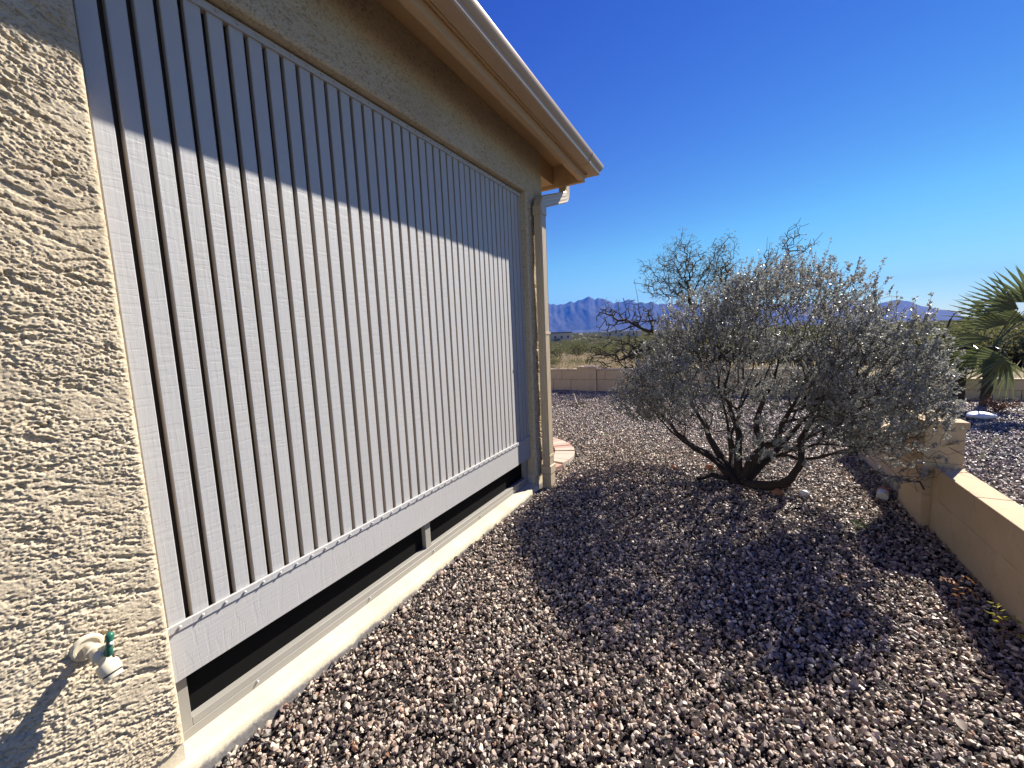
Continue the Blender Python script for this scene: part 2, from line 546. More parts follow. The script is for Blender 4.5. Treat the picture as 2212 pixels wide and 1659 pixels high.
def mountains():
    D = 4200.0
    az = np.linspace(-75, 40, 900)
    rad = np.linspace(2900, 5600, 110)
    AZ, RD = np.meshgrid(np.radians(az), rad)
    el = np.interp(az, prof_az, prof_el)
    top = np.tan(np.radians(el)) * D + 1.45
    base = land_z(np.sin(np.radians(az)) * D, np.cos(np.radians(az)) * D)
    u = (RD - 2900) / (D - 2900)                       # 0 at the foot, 1 on the crest
    shape = np.where(u < 1, 0.10 * sstep(0.0, 0.5, u) + 0.90 * np.clip((u - 0.35) / 0.65, 0, 1) ** 1.25, np.clip(1 - (u - 1) * 1.1, 0, 1))
    sh = AZ.shape
    # gullies running down the face: noise stretched along the slope
    g = np.zeros(sh)
    for k, (na_, amp) in enumerate(((26, 1.0), (11, 0.6), (5, 0.35), (2.4, 0.22))):
        w = fft_noise(sh, 1.0, na_ * 1.2, na_ * 1.6, 0.35 * (-1) ** k, 50 + k)
        g += amp * (1 - 2 * np.abs(np.clip(w * 0.6, -1, 1)))
    H = np.maximum(top - base, 0)[None, :]
    jag = fft_noise((1, 900), 1.0, 5, 5, 0, 9)[0] * 0.012 + fft_noise((1, 900), 1.0, 12, 12, 0, 10)[0] * 0.015
    env = np.clip(u, 0, 1) * (1 - np.exp(-((u - 1) / 0.10) ** 2))
    Zm = base[None, :] - 6 + (H + 6) * (shape * (1 + jag[None, :] * (u > 0.7)) + 0.045 * g * env)
    P = np.stack([np.sin(AZ) * RD, np.cos(AZ) * RD, Zm], -1).reshape(-1, 3)
    i = np.arange(AZ.size).reshape(sh)
    q = np.stack([i[:-1, :-1], i[:-1, 1:], i[1:, 1:], i[1:, :-1]], -1).reshape(-1, 4)[:, ::-1]
    t = NT("mountain rock")
    v = t.coords()
    c = t.ramp(t.noise(0.004, v, 8, 0.7), [(0.35, (0.035, 0.036, 0.033)), (0.65, (0.095, 0.09, 0.075))])
    m = t.set(c, 0.95, None, 0.1)
    o = add("mountain_range", mesh_np("mountain_range", P, q, m, True))
    tag(o, kind="structure")


mountains()

# haze: one closed box of thin air around everything
hb = MB().box(-6500, 6500, -400, 6500, -75, 480)
haze_mat = bpy.data.materials.new("thin desert haze")
haze_mat.use_nodes = True
hn = haze_mat.node_tree
hn.nodes.clear()
ho = hn.nodes.new("ShaderNodeOutputMaterial")
hv = hn.nodes.new("ShaderNodeVolumePrincipled")
hv.inputs["Color"].default_value = (0.05, 0.25, 1.0, 1)
hv.inputs["Density"].default_value = 0.00014
hv.inputs["Anisotropy"].default_value = 0.0
hn.links.new(hv.outputs[0], ho.inputs["Volume"])
tag(hb.build("haze", haze_mat), kind="stuff")


# ------------------------------------------------------------------ gravel (stuff): every stone is a small convex hull
def stone_shapes(n, mat, base_seed=0):
    out = []
    for k in range(n):
        g = np.random.default_rng(base_seed + k)
        p = g.standard_normal((13, 3)); p /= np.linalg.norm(p, axis=1)[:, None]
        p *= (0.75 + 0.25 * g.random((13, 1)))
        p *= np.array([1.0, 0.62 + 0.3 * g.random(), 0.38 + 0.35 * g.random()])
        bm = bmesh.new()
        for q in p: bm.verts.new(q)
        r = bmesh.ops.convex_hull(bm, input=bm.verts[:])
        loose = [v for v in bm.verts if not v.link_faces]
        bmesh.ops.delete(bm, geom=loose, context='VERTS')
        me = bpy.data.meshes.new("gravel_stone_shape")
        bm.to_mesh(me); bm.free()
        me.materials.append(mat)
        out.append(me)
    return out


def instancer(name, pts, rot, scl, idx, shapes):
    col = bpy.data.collections.new(name + "_shapes")
    for k, me in enumerate(shapes):
        ob = bpy.data.objects.new("%s_shape_%02d" % (name, k), me)
        col.objects.link(ob)
    me = bpy.data.meshes.new(name)
    me.vertices.add(len(pts))
    me.vertices.foreach_set("co", np.asarray(pts, np.float32).ravel())
    a = me.attributes.new("rot", 'FLOAT_VECTOR', 'POINT'); a.data.foreach_set("vector", np.asarray(rot, np.float32).ravel())
    a = me.attributes.new("scl", 'FLOAT_VECTOR', 'POINT'); a.data.foreach_set("vector", np.asarray(scl, np.float32).ravel())
    a = me.attributes.new("idx", 'INT', 'POINT'); a.data.foreach_set("value", np.asarray(idx, np.int32))
    me.update()
    o = add(name, me)
    ng = bpy.data.node_groups.new(name + "_scatter", 'GeometryNodeTree')
    ng.interface.new_socket("Geometry", in_out='INPUT', socket_type='NodeSocketGeometry')
    ng.interface.new_socket("Geometry", in_out='OUTPUT', socket_type='NodeSocketGeometry')
    N, L = ng.nodes, ng.links
    gi_, go = N.new("NodeGroupInput"), N.new("NodeGroupOutput")
    ip = N.new("GeometryNodeInstanceOnPoints")
    ci = N.new("GeometryNodeCollectionInfo")
    ci.inputs["Collection"].default_value = col
    ci.inputs["Separate Children"].default_value = True
    ci.inputs["Reset Children"].default_value = True
    def attr(nm, dt):
        x = N.new("GeometryNodeInputNamedAttribute"); x.data_type = dt
        x.inputs["Name"].default_value = nm
        return x.outputs["Attribute"]
    er = N.new("FunctionNodeEulerToRotation")
    L.new(attr("rot", 'FLOAT_VECTOR'), er.inputs[0])
    L.new(gi_.outputs[0], ip.inputs["Points"])
    L.new(ci.outputs[0], ip.inputs["Instance"])
    ip.inputs["Pick Instance"].default_value = True
    L.new(attr("idx", 'INT'), ip.inputs["Instance Index"])
    L.new(er.outputs[0], ip.inputs["Rotation"])
    L.new(attr("scl", 'FLOAT_VECTOR'), ip.inputs["Scale"])
    L.new(ip.outputs[0], go.inputs[0])
    md = o.modifiers.new("scatter", 'NODES')
    md.node_group = ng
    return o


PAT_C, PAT_R = (-2.62, 4.30), 0.98     # round brick patio behind the house corner


def in_gravel(x, y):
    ok = (y < 9.93)
    house = (x < -1.575) & (y < 3.69)
    ok &= ~house
    ok &= ~((x > 1.185) & (x < 1.345) & (y < 5.9))
    ok &= ~(np.hypot(x - PAT_C[0], y - PAT_C[1]) < PAT_R + 0.01)
    return ok


def gravel():
    pts, size = [], []
    def layer(x0, x1, y0, y1, dens, s0, s1, zoff):
        n = int((x1 - x0) * (y1 - y0) * dens)
        x = rng.uniform(x0, x1, n); y = rng.uniform(y0, y1, n)
        ok = in_gravel(x, y)
        x, y = x[ok], y[ok]
        s = s0 + (s1 - s0) * rng.random(len(x)) ** 2.0
        z = yard_z(x, y) + zoff * rng.random(len(x)) - 0.006
        pts.append(np.stack([x, y, z], -1)); size.append(s)
    layer(-1.6, 1.2, 0.15, 3.0, 7200, 0.0045, 0.0190, 0.020)
    layer(-1.6, 1.2, 3.0, 6.0, 4600, 0.0058, 0.0200, 0.020)
    layer(-5.5, 1.3, 6.0, 9.95, 2400, 0.008, 0.022, 0.014)
    layer(-5.5, -1.6, 3.7, 6.0, 2400, 0.008, 0.022, 0.014)
    layer(1.3, 7.0, 2.0, 9.95, 2000, 0.009, 0.024, 0.014)
    P = np.concatenate(pts); S = np.concatenate(size)
    n = len(P)
    rot = np.stack([rng.normal(0, 0.75, n), rng.normal(0, 0.75, n), rng.uniform(0, 6.283, n)], -1)
    scl = S[:, None] * (0.85 + 0.3 * rng.random((n, 3)))
    o = instancer("gravel", P, rot, scl, rng.integers(0, 18, n), stone_shapes(18, M["stone"], 100))
    tag(o, "crushed mauve and grey gravel covering the side yard", "gravel", None, "stuff")


gravel()

# ------------------------------------------------------------------ house
house = tag(empty("house", (-1.6, 3.68, 0)), "tan stucco house wall with wide timber eave on the left of the gravel yard", "house")


def part(name, mb, mat, parent, **kw):
    """build a part whose parent is an Empty that may not stand at the origin"""
    o = mb.build(name, mat, None, **kw)
    o.parent = parent
    o.matrix_parent_inverse = parent.matrix_basis.inverted() if parent.parent is None else Matrix.Identity(4)
    return o


XF = -1.600                      # stucco face
OY0, OY1, OZ1 = 0.549, 3.341, 2.668   # opening that the board screen fills
WY0, WY1, WZ0, WZ1 = 0.10, 3.68, 0.15, 3.14


def stucco_wall():
    st = 0.0022
    ny = int((WY1 - WY0) / st) + 1; nz = int((WZ1 - WZ0) / st) + 1
    y = np.linspace(WY0, WY1, ny); z = np.linspace(WZ0, WZ1, nz)
    Yg, Zg = np.meshgrid(y, z)
    sh = Yg.shape
    n1 = fft_noise(sh, st, 0.0120, 0.0075, -0.35, 1)
    n2 = fft_noise(sh, st, 0.0065, 0.005, 0.2, 2)
    n3 = fft_noise(sh, st, 0.150, 0.020, -0.40, 3)
    n4 = fft_noise(sh, st, 0.25, 0.18, 0.0, 4)
    n5 = fft_noise(sh, st, 0.11, 0.018, 0.25, 5)
    n6 = fft_noise(sh, st, 0.024, 0.010, -0.5, 6)
    rough = 0.35 + 0.65 * sstep(-1.3, 0.3, n4)
    n7 = fft_noise(sh, st, 0.055, 0.016, -0.30, 7)
    h = 0.0016 * rough * sstep(-0.9, 0.7, n1 + 0.4 * n2) + 0.0006 * rough * n2 + 0.0012 * rough * sstep(-0.5, 0.9, n6 + 0.4 * n2)
    pit = sstep(0.62, 1.25, n6 + 0.55 * n1 + 0.30 * n2) * rough          # crisp holes where the coat tore
    h -= 0.0046 * pit
    h -= 0.0050 * sstep(1.15, 1.55, n3 + 0.35 * n1) + 0.0042 * sstep(1.30, 1.7, n5 + 0.35 * n1) + 0.0036 * sstep(1.25, 1.6, n7 + 0.3 * n1)
    h += 0.0012 * n4
    # soften the texture near the opening's rounded edges
    dy = np.where(Yg < OY0, OY0 - Yg, np.where(Yg > OY1, Yg - OY1, 0))
    dz = np.where(Zg > OZ1, Zg - OZ1, 0)
    d = np.hypot(dy, dz)
    d = np.minimum(d, np.where((WY1 - Yg) < 0.03, WY1 - Yg, 9))
    r = 0.020
    fade = sstep(0.0, 0.03, d)
    h = h * (0.35 + 0.65 * fade)
    drop = np.where(d < r, r - np.sqrt(np.maximum(r * r - (r - d) ** 2, 0)), 0)
    Xg = XF + h - drop
    inside = (Yg > OY0 - 1e-6) & (Yg < OY1 + 1e-6) & (Zg < OZ1 + 1e-6)
    i = np.arange(Yg.size).reshape(sh)
    q = np.stack([i[:-1, :-1], i[:-1, 1:], i[1:, 1:], i[1:, :-1]], -1).reshape(-1, 4)
    ins = inside.ravel()
    keep = ~(ins[q].any(1))
    q = q[keep]
    used = np.unique(q)
    remap = -np.ones(Yg.size, int); remap[used] = np.arange(len(used))
    V = np.stack([Xg, Yg, Zg], -1).reshape(-1, 3)[used]
    me = mesh_np("stucco_face", V, remap[q], M["stucco"], True)
    o = add("wall", me); o.parent = house; o.matrix_parent_inverse = Matrix.Translation(house.location).inverted()
    # reveals, near continuation, end wall and inner faces
    mb = MB()
    e = 0.004
    mb.box(-1.78, XF - 0.016, OY0 - 0.10, OY0 - 0.003, 0.15, 2.75)          # left jamb mass
    mb.box(-1.78, XF - 0.016, OY1 + 0.003, OY1 + 0.10, 0.15, 2.75)          # right jamb mass
    mb.box(-1.78, XF - 0.016, OY0 - 0.003, OY1 + 0.003, OZ1 + 0.003, 2.76)  # head
    mb.box(-1.80, XF - 0.004, -4.0, WY0 + 0.0, 0.15, 3.14)                  # wall running back past the camera
    mb.box(-7.0, XF - 0.016, WY1 - 0.10, WY1 - 0.004, 0.15, 3.14)           # end wall facing the patio
    part("wall_return", mb, M["stucco"], house)
    mb = MB()
    mb.box(-7.0, -6.9, -4.0, 3.6, 0, 3.14)
    mb.box(-6.9, -1.81, -4.1, -4.0, 0, 3.14)
    part("rear_wall", mb, M["stucco"], house)


stucco_wall()

# ledge / foundation
mb = MB()
prof = [(-1.80, 0.086), (-1.690, 0.082), (-1.612, 0.076), (-1.594, 0.070), (-1.586, 0.058), (-1.583, 0.030), (-1.583, -0.12), (-1.80, -0.12)]
mb.sweep([(px, pz) for px, pz in prof], [((0, yy, 0), (1, 0, 0), (0, 0, 1)) for yy in np.linspace(-1.5, 3.335, 60)])
for v in mb.bm.verts:
    if v.co.z > 0.0 and v.co.x > -1.62:
        v.co.x += 0.004 * math.sin(v.co.y * 23) + random.uniform(-0.003, 0.003)
        v.co.z += random.uniform(-0.002, 0.002)
part("foundation_ledge", mb, M["foundation"], house, autosmooth=40)
part("foundation", MB().box(-1.80, -1.618, 0.30, OY0 - 0.002, 0.06, 0.17), M["foundation"], house)
mb = MB().box(-1.80, -1.622, 3.338, 3.64, -0.1, 0.165)
part("foundation", mb, M["foundation"], house)
# block of the near wall's base, below the stucco
part("foundation_base", MB().box(-1.80, -1.606, -1.4, 0.29, 0.02, 0.16), M["foundation"], house)

# eave: all members drop slightly towards the far end
SL = -0.0265
def ez(z, y): return z + SL * (y - 3.68)
def ebar(x0, x1, z0, z1, y0, y1, mb=None):
    mb = mb or MB()
    prof = [(x0, z0), (x1, z0), (x1, z1), (x0, z1)]
    mb.sweep(prof, [((0, yy, SL * (yy - 3.68)), (1, 0, 0), (0, 0, 1)) for yy in (y0, y1)])
    return mb


YE = 3.985
part("soffit", ebar(-2.4, -1.300, 3.082, 3.10, -3.5, YE), M["eave"], house)
part("eave_beam", ebar(-1.345, -1.300, 2.893, 3.078, -3.5, YE - 0.001), M["eave"], house)
part("fascia", ebar(-1.297, -1.277, 2.955, 3.13, -3.5, YE + 0.02), M["eave"], house)
mb = MB().box(-7.0, -1.302, YE + 0.002, YE + 0.040, ez(2.885, YE), ez(3.13, YE))
part("end_fascia", mb, M["eave"], house)
mb = MB().box(-1.90, -1.615, WY1 + 0.001, YE + 0.001, ez(2.915, YE), ez(3.08, YE))
part("beam_tail", mb, M["eave"], house)
# roof over everything
mb = MB()
for yy in (0,):
    r0 = [(-1.29, -3.5), (-1.29, YE + 0.03), (-7.0, YE + 0.03), (-7.0, -3.5)]
bmv = [mb.bm.verts.new(p) for p in [(-1.285, -3.5, ez(3.135, -3.5)), (-1.285, YE + 0.035, ez(3.135, YE)), (-7.2, YE + 0.035, ez(3.135, YE)), (-7.2, -3.5, ez(3.135, -3.5)),
                                     (-4.2, -3.5, 4.1), (-4.2, 1.2, 4.0)]]
mb.bm.faces.new((bmv[0], bmv[1], bmv[5], bmv[4]))
mb.bm.faces.new((bmv[1], bmv[2], bmv[5]))
mb.bm.faces.new((bmv[2], bmv[3], bmv[4], bmv[5]))
mb.bm.faces.new((bmv[3], bmv[0], bmv[4]))
mb.bm.faces.new((bmv[3], bmv[2], bmv[1], bmv[0]))
part("roof", mb, M["roof"], house)

# gutter (thing): K profile along the eave, mitred round the corner
gut = tag(empty("gutter", (-1.2, 3.9, 3.0)), "tan rain gutter along the eave with a bright sunlit rim", "gutter")
gp = [(-1.272, 3.075), (-1.272, 2.953), (-1.190, 2.953), (-1.183, 2.962), (-1.180, 2.985), (-1.166, 3.000), (-1.156, 3.018), (-1.1515, 3.030), (-1.1515, 3.044), (-1.160, 3.046), (-1.166, 3.030),
      (-1.171, 3.016), (-1.183, 3.002), (-1.190, 2.985), (-1.193, 2.966), (-1.262, 2.963), (-1.262, 3.075)]
XM = -1.272
mb = MB()
path = [((XM, -3.5, SL * (-3.5 - 3.68)), (1, 0, 0), (0, 0, 1)), ((XM, YE + 0.045, SL * (YE - 3.68)), (1, 1, 0), (0, 0, 1)),
        ((-7.0, YE + 0.045, SL * (YE - 3.68)), (0, 1, 0), (0, 0, 1))]
mb.sweep([(a - XM, b) for a, b in gp], path)
part("trough", mb, M["gutter"], gut, autosmooth=35)
mb = MB()
jx = [(a - XM + 0.002, b + (0.002 if k > 7 else -0.002)) for k, (a, b) in enumerate(gp[1:9])]
mb.sweep(jx + [(u - 0.003, w + 0.002) for u, w in reversed(jx)], [((XM, 3.80, SL * 0.12), (1, 0, 0), (0, 0, 1)), ((XM, 3.83, SL * 0.15), (1, 0, 0), (0, 0, 1))])
part("joint_strip", mb, M["gutter"], gut)

# downspout (thing): ribbed rectangular pipe at the far wall corner
ds = tag(empty("downspout", (-1.53, 3.44, 0)), "cream rectangular downspout strapped to the far corner of the stucco wall", "downspout")


def ribbed(w, d, ribs=3, amp=0.0035):
    """closed rounded-rectangle profile with shallow ribs on each side"""
    out = []
    def side(p0, p1, nrm):
        n = 14
        for k in range(n):
            tt = k / n
            o_ = amp * (0.5 - 0.5 * math.cos(2 * math.pi * ribs * tt)) if 0.08 < tt < 0.92 else 0.0
            out.append((p0[0] + (p1[0] - p0[0]) * tt - nrm[0] * o_, p0[1] + (p1[1] - p0[1]) * tt - nrm[1] * o_))
    c = 0.006
    side((-w / 2 + c, -d / 2), (w / 2 - c, -d / 2), (0, -1))
    side((w / 2, -d / 2 + c), (w / 2, d / 2 - c), (1, 0))
    side((w / 2 - c, d / 2), (-w / 2 + c, d / 2), (0, 1))
    side((-w / 2, d / 2 - c), (-w / 2, -d / 2 + c), (-1, 0))
    return out


PX, PYc, PW, PD = -1.535, 3.462, 0.078, 0.105
rp = ribbed(PW, PD)
mb = MB().sweep(rp, [((PX, PYc, zz), (1, 0, 0), (0, 1, 0)) for zz in (0.225, 2.536)])
part("pipe", mb, M["downspout"], ds, autosmooth=50)


def bend(c, a_dir, b_dir, out_axis, r, n=8):
    """path from direction a_dir to b_dir round centre c; section axes: radial and out_axis"""
    path = []
    for k in range(n + 1):
        th = math.pi / 2 * k / n
        rad = -Vector(b_dir) * math.cos(th) + Vector(a_dir) * math.sin(th)
        path.append((Vector(c) + rad * r, rad, Vector(out_axis)))
    return path


# the elbow leans out from the wall to the outlet of the gutter round the corner
mb = MB()
rp2 = ribbed(0.105, 0.078)
pts = []
for k in range(9):                                    # first bend: vertical -> outwards
    th = math.radians(72) * k / 8
    pts.append((PYc + 0.085 * (1 - math.cos(th)), 2.535 + 0.085 * math.sin(th), math.radians(90) - th))
y1, z1 = pts[-1][0] + 0.53 * math.cos(math.radians(18)), pts[-1][1] + 0.53 * math.sin(math.radians(18))
for k in range(9):                                    # second bend: back to vertical
    th = math.radians(18) + math.radians(72) * k / 8
    pts.append((y1 + 0.085 * (math.sin(th) - math.sin(math.radians(18))), z1 + 0.085 * (math.cos(math.radians(18)) - math.cos(th)), th))
pts.append((pts[-1][0], 2.955, math.radians(90)))
fixed = []
for yy, zz, an in pts:
    fixed.append(((PX, yy, zz), (0, math.sin(an), -math.cos(an)), (1, 0, 0)))
mb.sweep(rp2, fixed)
part("elbow", mb, M["downspout"], ds, autosmooth=50)
part("collar", MB().sweep(ribbed(PW + 0.012, PD + 0.012, 3, 0.003), [((PX, PYc, zz), (1, 0, 0), (0, 1, 0)) for zz in (2.485, 2.560)]), M["downspout"], ds, autosmooth=50)
mb = MB().box(PX - PW / 2 - 0.010, PX + PW / 2 + 0.010, PYc - PD / 2 - 0.010, PYc + PD / 2 + 0.010, 0.165, 0.243, 0.004)
part("drain_adapter", mb, M["downspout"], ds)
mb = MB().box(PX - PW / 2 - 0.004, PX + PW / 2 + 0.004, PYc - PD / 2 - 0.004, PYc + PD / 2 + 0.004, -0.05, 0.164, 0.006)
part("ground_pipe", mb, M["downspout"], ds)
for zz in (0.32, 1.45):
    mb = MB().box(PX - PW / 2 - 0.003, PX + PW / 2 + 0.003, PYc - PD / 2 - 0.003, PYc + PD / 2 + 0.003, zz, zz + 0.022, 0.001)
    part("strap", mb, M["downspout"], ds)

# ------------------------------------------------------------------ board screen (thing) fixed in the opening
bs = tag(empty("board_screen", (-1.70, 0.56, 0.33)), "grey privacy screen of narrow vertical boards filling the wall opening", "screen")
XB = -1.665
NB = 41
edges_r = [0.619 + 0.0725 * i - 0.0001 * i * i for i in range(NB)]
base_board = None
for i in range(NB):
    r_edge = edges_r[i]
    wdt = 0.0525 if i < NB - 1 else 0.050
    hb_ = MB().box(-0.024, 0.0, -wdt, 0.0, 0.500, 2.645, 0.0026)
    if base_board is None or i == NB - 1:
        bmx = hb_
        bmesh.ops.recalc_face_normals(bmx.bm, faces=bmx.bm.faces[:])
        me = bpy.data.meshes.new("board")
        bmx.bm.to_mesh(me); bmx.bm.free()
        me.materials.append(M["board"]); me.materials.append(M["board_edge"])
        for p in me.polygons:
            if abs(p.normal.y) > 0.8: p.material_index = 1
        if base_board is None: base_board = me
    else:
        hb_.bm.free(); me = base_board
    ob = add("board", me); ob.parent = bs
    ob.matrix_parent_inverse = Matrix.Translation(bs.location).inverted()
    ob.location = (XB + random.uniform(-0.0012, 0.0012), r_edge, 0)
    ob.rotation_euler = (random.uniform(-0.0006, 0.0006), 0, random.uniform(-0.010, 0.010))
part("backing", MB().box(-1.735, -1.703, 0.552, 3.339, 0.330, 2.664), M["backing"], bs)
part("top_strip", MB().box(-1.690, XB + 0.010, 0.552, 3.358 - 0.02, 2.634, 2.662, 0.001), M["trim"], bs)
part("bottom_strip", MB().box(-1.664, XB + 0.012, 0.552, 3.3385, 0.5035, 0.529, 0.001), M["trim"], bs)
part("trim_board", MB().box(-1.690, XB + 0.006, 0.552, 3.3380, 0.327, 0.5030, 0.0015), M["trim"], bs)
scr_me = None
for i in range(NB):
    yy = edges_r[i] - 0.026
    for xx, zz in ((XB + 0.012, 0.5165), (XB + 0.010, 2.648)):
        if scr_me is None:
            mb = MB()
            n = 10
            mb.sweep([(math.cos(2 * math.pi * k / n), math.sin(2 * math.pi * k / n)) for k in range(n)],
                     [((0, 0, 0), (0, 0.0050, 0), (0, 0, 0.0050)), ((0.005, 0, 0), (0, 0.0050, 0), (0, 0, 0.0050)), ((0.0095, 0, 0), (0, 0.0026, 0), (0, 0, 0.0026))])
            ob = mb.build("screw", M["steel"]); scr_me = ob.data
        else: ob = add("screw", scr_me)
        ob.parent = bs
        ob.matrix_parent_inverse = Matrix.Translation(bs.location).inverted()
        ob.location = (xx, yy + random.uniform(-0.002, 0.002), zz)

# low screen window (thing) below the boards
pw = tag(empty("screen_window", (-1.70, 0.56, 0.08)), "low dark screened opening in a grey metal frame beneath the board screen", "window")
FX = -1.690
FS = "frame"
part("sill", MB().box(-1.722, FX, 0.606, 3.272, 0.1165, 0.146, 0.001), M[FS], pw)
part("bottom_rail", MB().box(-1.735, FX + 0.002, 0.552, 3.336, 0.080, 0.1155, 0.001), M[FS], pw)
part("jamb", MB().box(-1.735, FX + 0.0005, 0.553, 0.605, 0.1160, 0.345, 0.001), M[FS], pw)
part("jamb", MB().box(-1.735, FX + 0.0005, 3.273, 3.336, 0.1160, 0.345, 0.001), M[FS], pw)
part("mullion", MB().box(-1.722, FX - 0.001, 1.888, 1.936, 0.1465, 0.345, 0.001), M[FS], pw)
part("screen_panel", MB().box(-1.733, -1.724, 0.606, 1.912, 0.10, 0.345), M["mesh"], pw)
part("screen_panel", MB().box(-1.733, -1.724, 1.9125, 3.272, 0.10, 0.345), M["mesh"], pw)
for yy in (0.83, 1.42, 1.95, 2.50, 3.05):
    ob = add("screw", scr_me); ob.parent = pw
    ob.matrix_parent_inverse = Matrix.Translation(pw.location).inverted()
    ob.location = (FX + 0.002, yy, 0.106)
# dark porch interior behind the screens
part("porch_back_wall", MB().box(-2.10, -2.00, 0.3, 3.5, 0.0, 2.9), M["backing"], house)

# ------------------------------------------------------------------ faucet (thing)
fc = tag(empty("faucet", (XF, 0.375, 0.635)), "cream garden faucet with green lever handle on the near stucco wall", "faucet")


def lathe(mb, axis_p, axis_d, prof, n=16):
    d = Vector(axis_d).normalized()
    ref = Vector((0, 0, 1)) if abs(d.z) < 0.9 else Vector((1, 0, 0))
    a = d.cross(ref).normalized(); b = a.cross(d).normalized()
    mb.sweep([(math.cos(2 * math.pi * k / n), math.sin(2 * math.pi * k / n)) for k in range(n)],
             [(Vector(axis_p) + d * h, a * r, b * r) for h, r in prof])
    return mb


F0 = Vector((XF, 0.362, 0.632))
mb = MB(); lathe(mb, F0, (1, 0, 0), [(-0.004, 0.036), (0.004, 0.036), (0.010, 0.031), (0.0102, 0.026), (0.006, 0.024), (0.0061, 0.013)])
part("flange", mb, M["faucet"], fc, autosmooth=40)
mb = MB(); lathe(mb, F0, (1, 0.05, 0), [(0.010, 0.013), (0.034, 0.013), (0.036, 0.019), (0.050, 0.019), (0.052, 0.015), (0.070, 0.019), (0.085, 0.019), (0.092, 0.012), (0.094, 0.004)])
part("body", mb, M["faucet"], fc, autosmooth=40)
mb = MB(); mb.tube([F0 + Vector((0.068, 0.004, -0.004)), F0 + Vector((0.080, 0.010, -0.020)), F0 + Vector((0.088, 0.014, -0.036))], [0.016, 0.0155, 0.0155], 14)
part("spout", mb, M["faucet"], fc, smooth=True)
mb = MB(); lathe(mb, F0 + Vector((0.083, 0.012, -0.027)), (0.53, 0.10, -0.85), [(0, 0.021), (0.006, 0.0245), (0.030, 0.0245), (0.032, 0.023)])
vb = part("vacuum_breaker", mb, M["faucet"], fc, autosmooth=40)
mb = MB(); lathe(mb, F0 + Vector((0.083, 0.012, -0.027)), (0.53, 0.10, -0.85), [(0.0321, 0.0205), (0.036, 0.0205)])
part("gasket", mb, M["faucet_dark"], fc, autosmooth=40)
mb = MB(); lathe(mb, F0 + Vector((0.083, 0.012, -0.027)), (0.53, 0.10, -0.85), [(0.0362, 0.0215), (0.046, 0.0205), (0.0461, 0.0165), (0.040, 0.0160)])
part("hose_thread", mb, M["faucet"], fc, autosmooth=40)
mb = MB(); lathe(mb, F0 + Vector((0.083, 0.012, -0.027)), (0.53, 0.10, -0.85), [(0.0375, 0.0158), (0.0405, 0.0158)])
part("opening", mb, M["faucet_dark"], fc)  # dark disc standing in for the shade inside the outlet
mb = MB(); lathe(mb, F0 + Vector((0.078, 0.008, 0.010)), (0.75, 0.30, 0.55), [(0, 0.011), (0.018, 0.009), (0.022, 0.006), (0.034, 0.006)])
part("stem", mb, M["faucet"], fc, autosmooth=40)
hc = F0 + Vector((0.104, 0.0185, 0.029))
mb = MB()
ha = Vector((0.06, 0.14, 0.98)).normalized()
mb.tube([hc - ha * 0.034, hc - ha * 0.026, hc - ha * 0.008, hc, hc + ha * 0.008, hc + ha * 0.026, hc + ha * 0.034], [0.004, 0.0105, 0.007, 0.008, 0.007, 0.0105, 0.005], 12)
part("handle", mb, M["green_handle"], fc, smooth=True)
mb = MB(); lathe(mb, hc + Vector((0.006, 0.002, 0.004)), (0.75, 0.30, 0.55), [(0, 0.0055), (0.004, 0.005), (0.005, 0.002)], 10)
part("screw", mb, M["steel"], fc)

# ------------------------------------------------------------------ block walls
BL, BH = 0.484, 0.242


def tint(o): return o


def block_mesh(sx, sy, sz, bev=0.005):
    mb = MB().box(-sx / 2, sx / 2, -sy / 2, sy / 2, -sz / 2, sz / 2, bev, 2)
    bmesh.ops.recalc_face_normals(mb.bm, faces=mb.bm.faces[:])
    me = bpy.data.meshes.new("block"); mb.bm.to_mesh(me); mb.bm.free()
    me.materials.append(M["block"])
    return me


_bm_cache = {}


def put_block(parent, x0, x1, y0, y1, z0, z1, name="block"):
    key = (round(x1 - x0, 3), round(y1 - y0, 3), round(z1 - z0, 3))
    if key not in _bm_cache: _bm_cache[key] = block_mesh(*key)
    o = add(name, _bm_cache[key], parent)
    o.matrix_parent_inverse = Matrix.Translation(parent.location).inverted()
    o.location = ((x0 + x1) / 2 + random.uniform(-0.001, 0.001), (y0 + y1) / 2, (z0 + z1) / 2)
    return o


J = 0.004
# near retaining wall along the right side of the passage
def side_wall(name, label, ya, yb, phase, top=0.445):
    w = tag(empty(name, (1.26, (ya + yb) / 2, 0)), label, "wall")
    x0, x1 = 1.19, 1.335
    rows = [(-0.06, 0.242, phase + BL / 2), (0.242, top, phase)]
    for z0, z1, ph in rows:
        k = math.floor((ya - ph) / BL)
        while ph + k * BL < yb:
            a, b = max(ya, ph + k * BL), min(yb, ph + (k + 1) * BL)
            if b - a > 0.03:
                put_block(w, x0, x1, a + J / 2, b - J / 2, z0 + (0.002 if z0 > 0 else 0), z1 - (0.002 if z1 < top else 0))
            k += 1
    m_ = MB().box(x0 + 0.0035, x1 - 0.0035, ya + 0.003, yb - 0.003, -0.055, top - 0.0035)
    part("mortar_joint", m_, M["block"], w)
    return w


wall_near = side_wall("block_wall", "low tan block wall with sunlit top running along the right of the passage in front of the pillar", -1.2, 3.738, 3.165)
wall_beyond = side_wall("block_wall", "low tan block wall running on behind the silver bush beyond the capped pillar", 4.197, 5.82, 3.165)
# dark open joint between pillar and wall
part("open_joint", MB().box(1.196, 1.26, 3.7385, 3.7425, -0.02, 0.442), M["joint_dark"], wall_near)

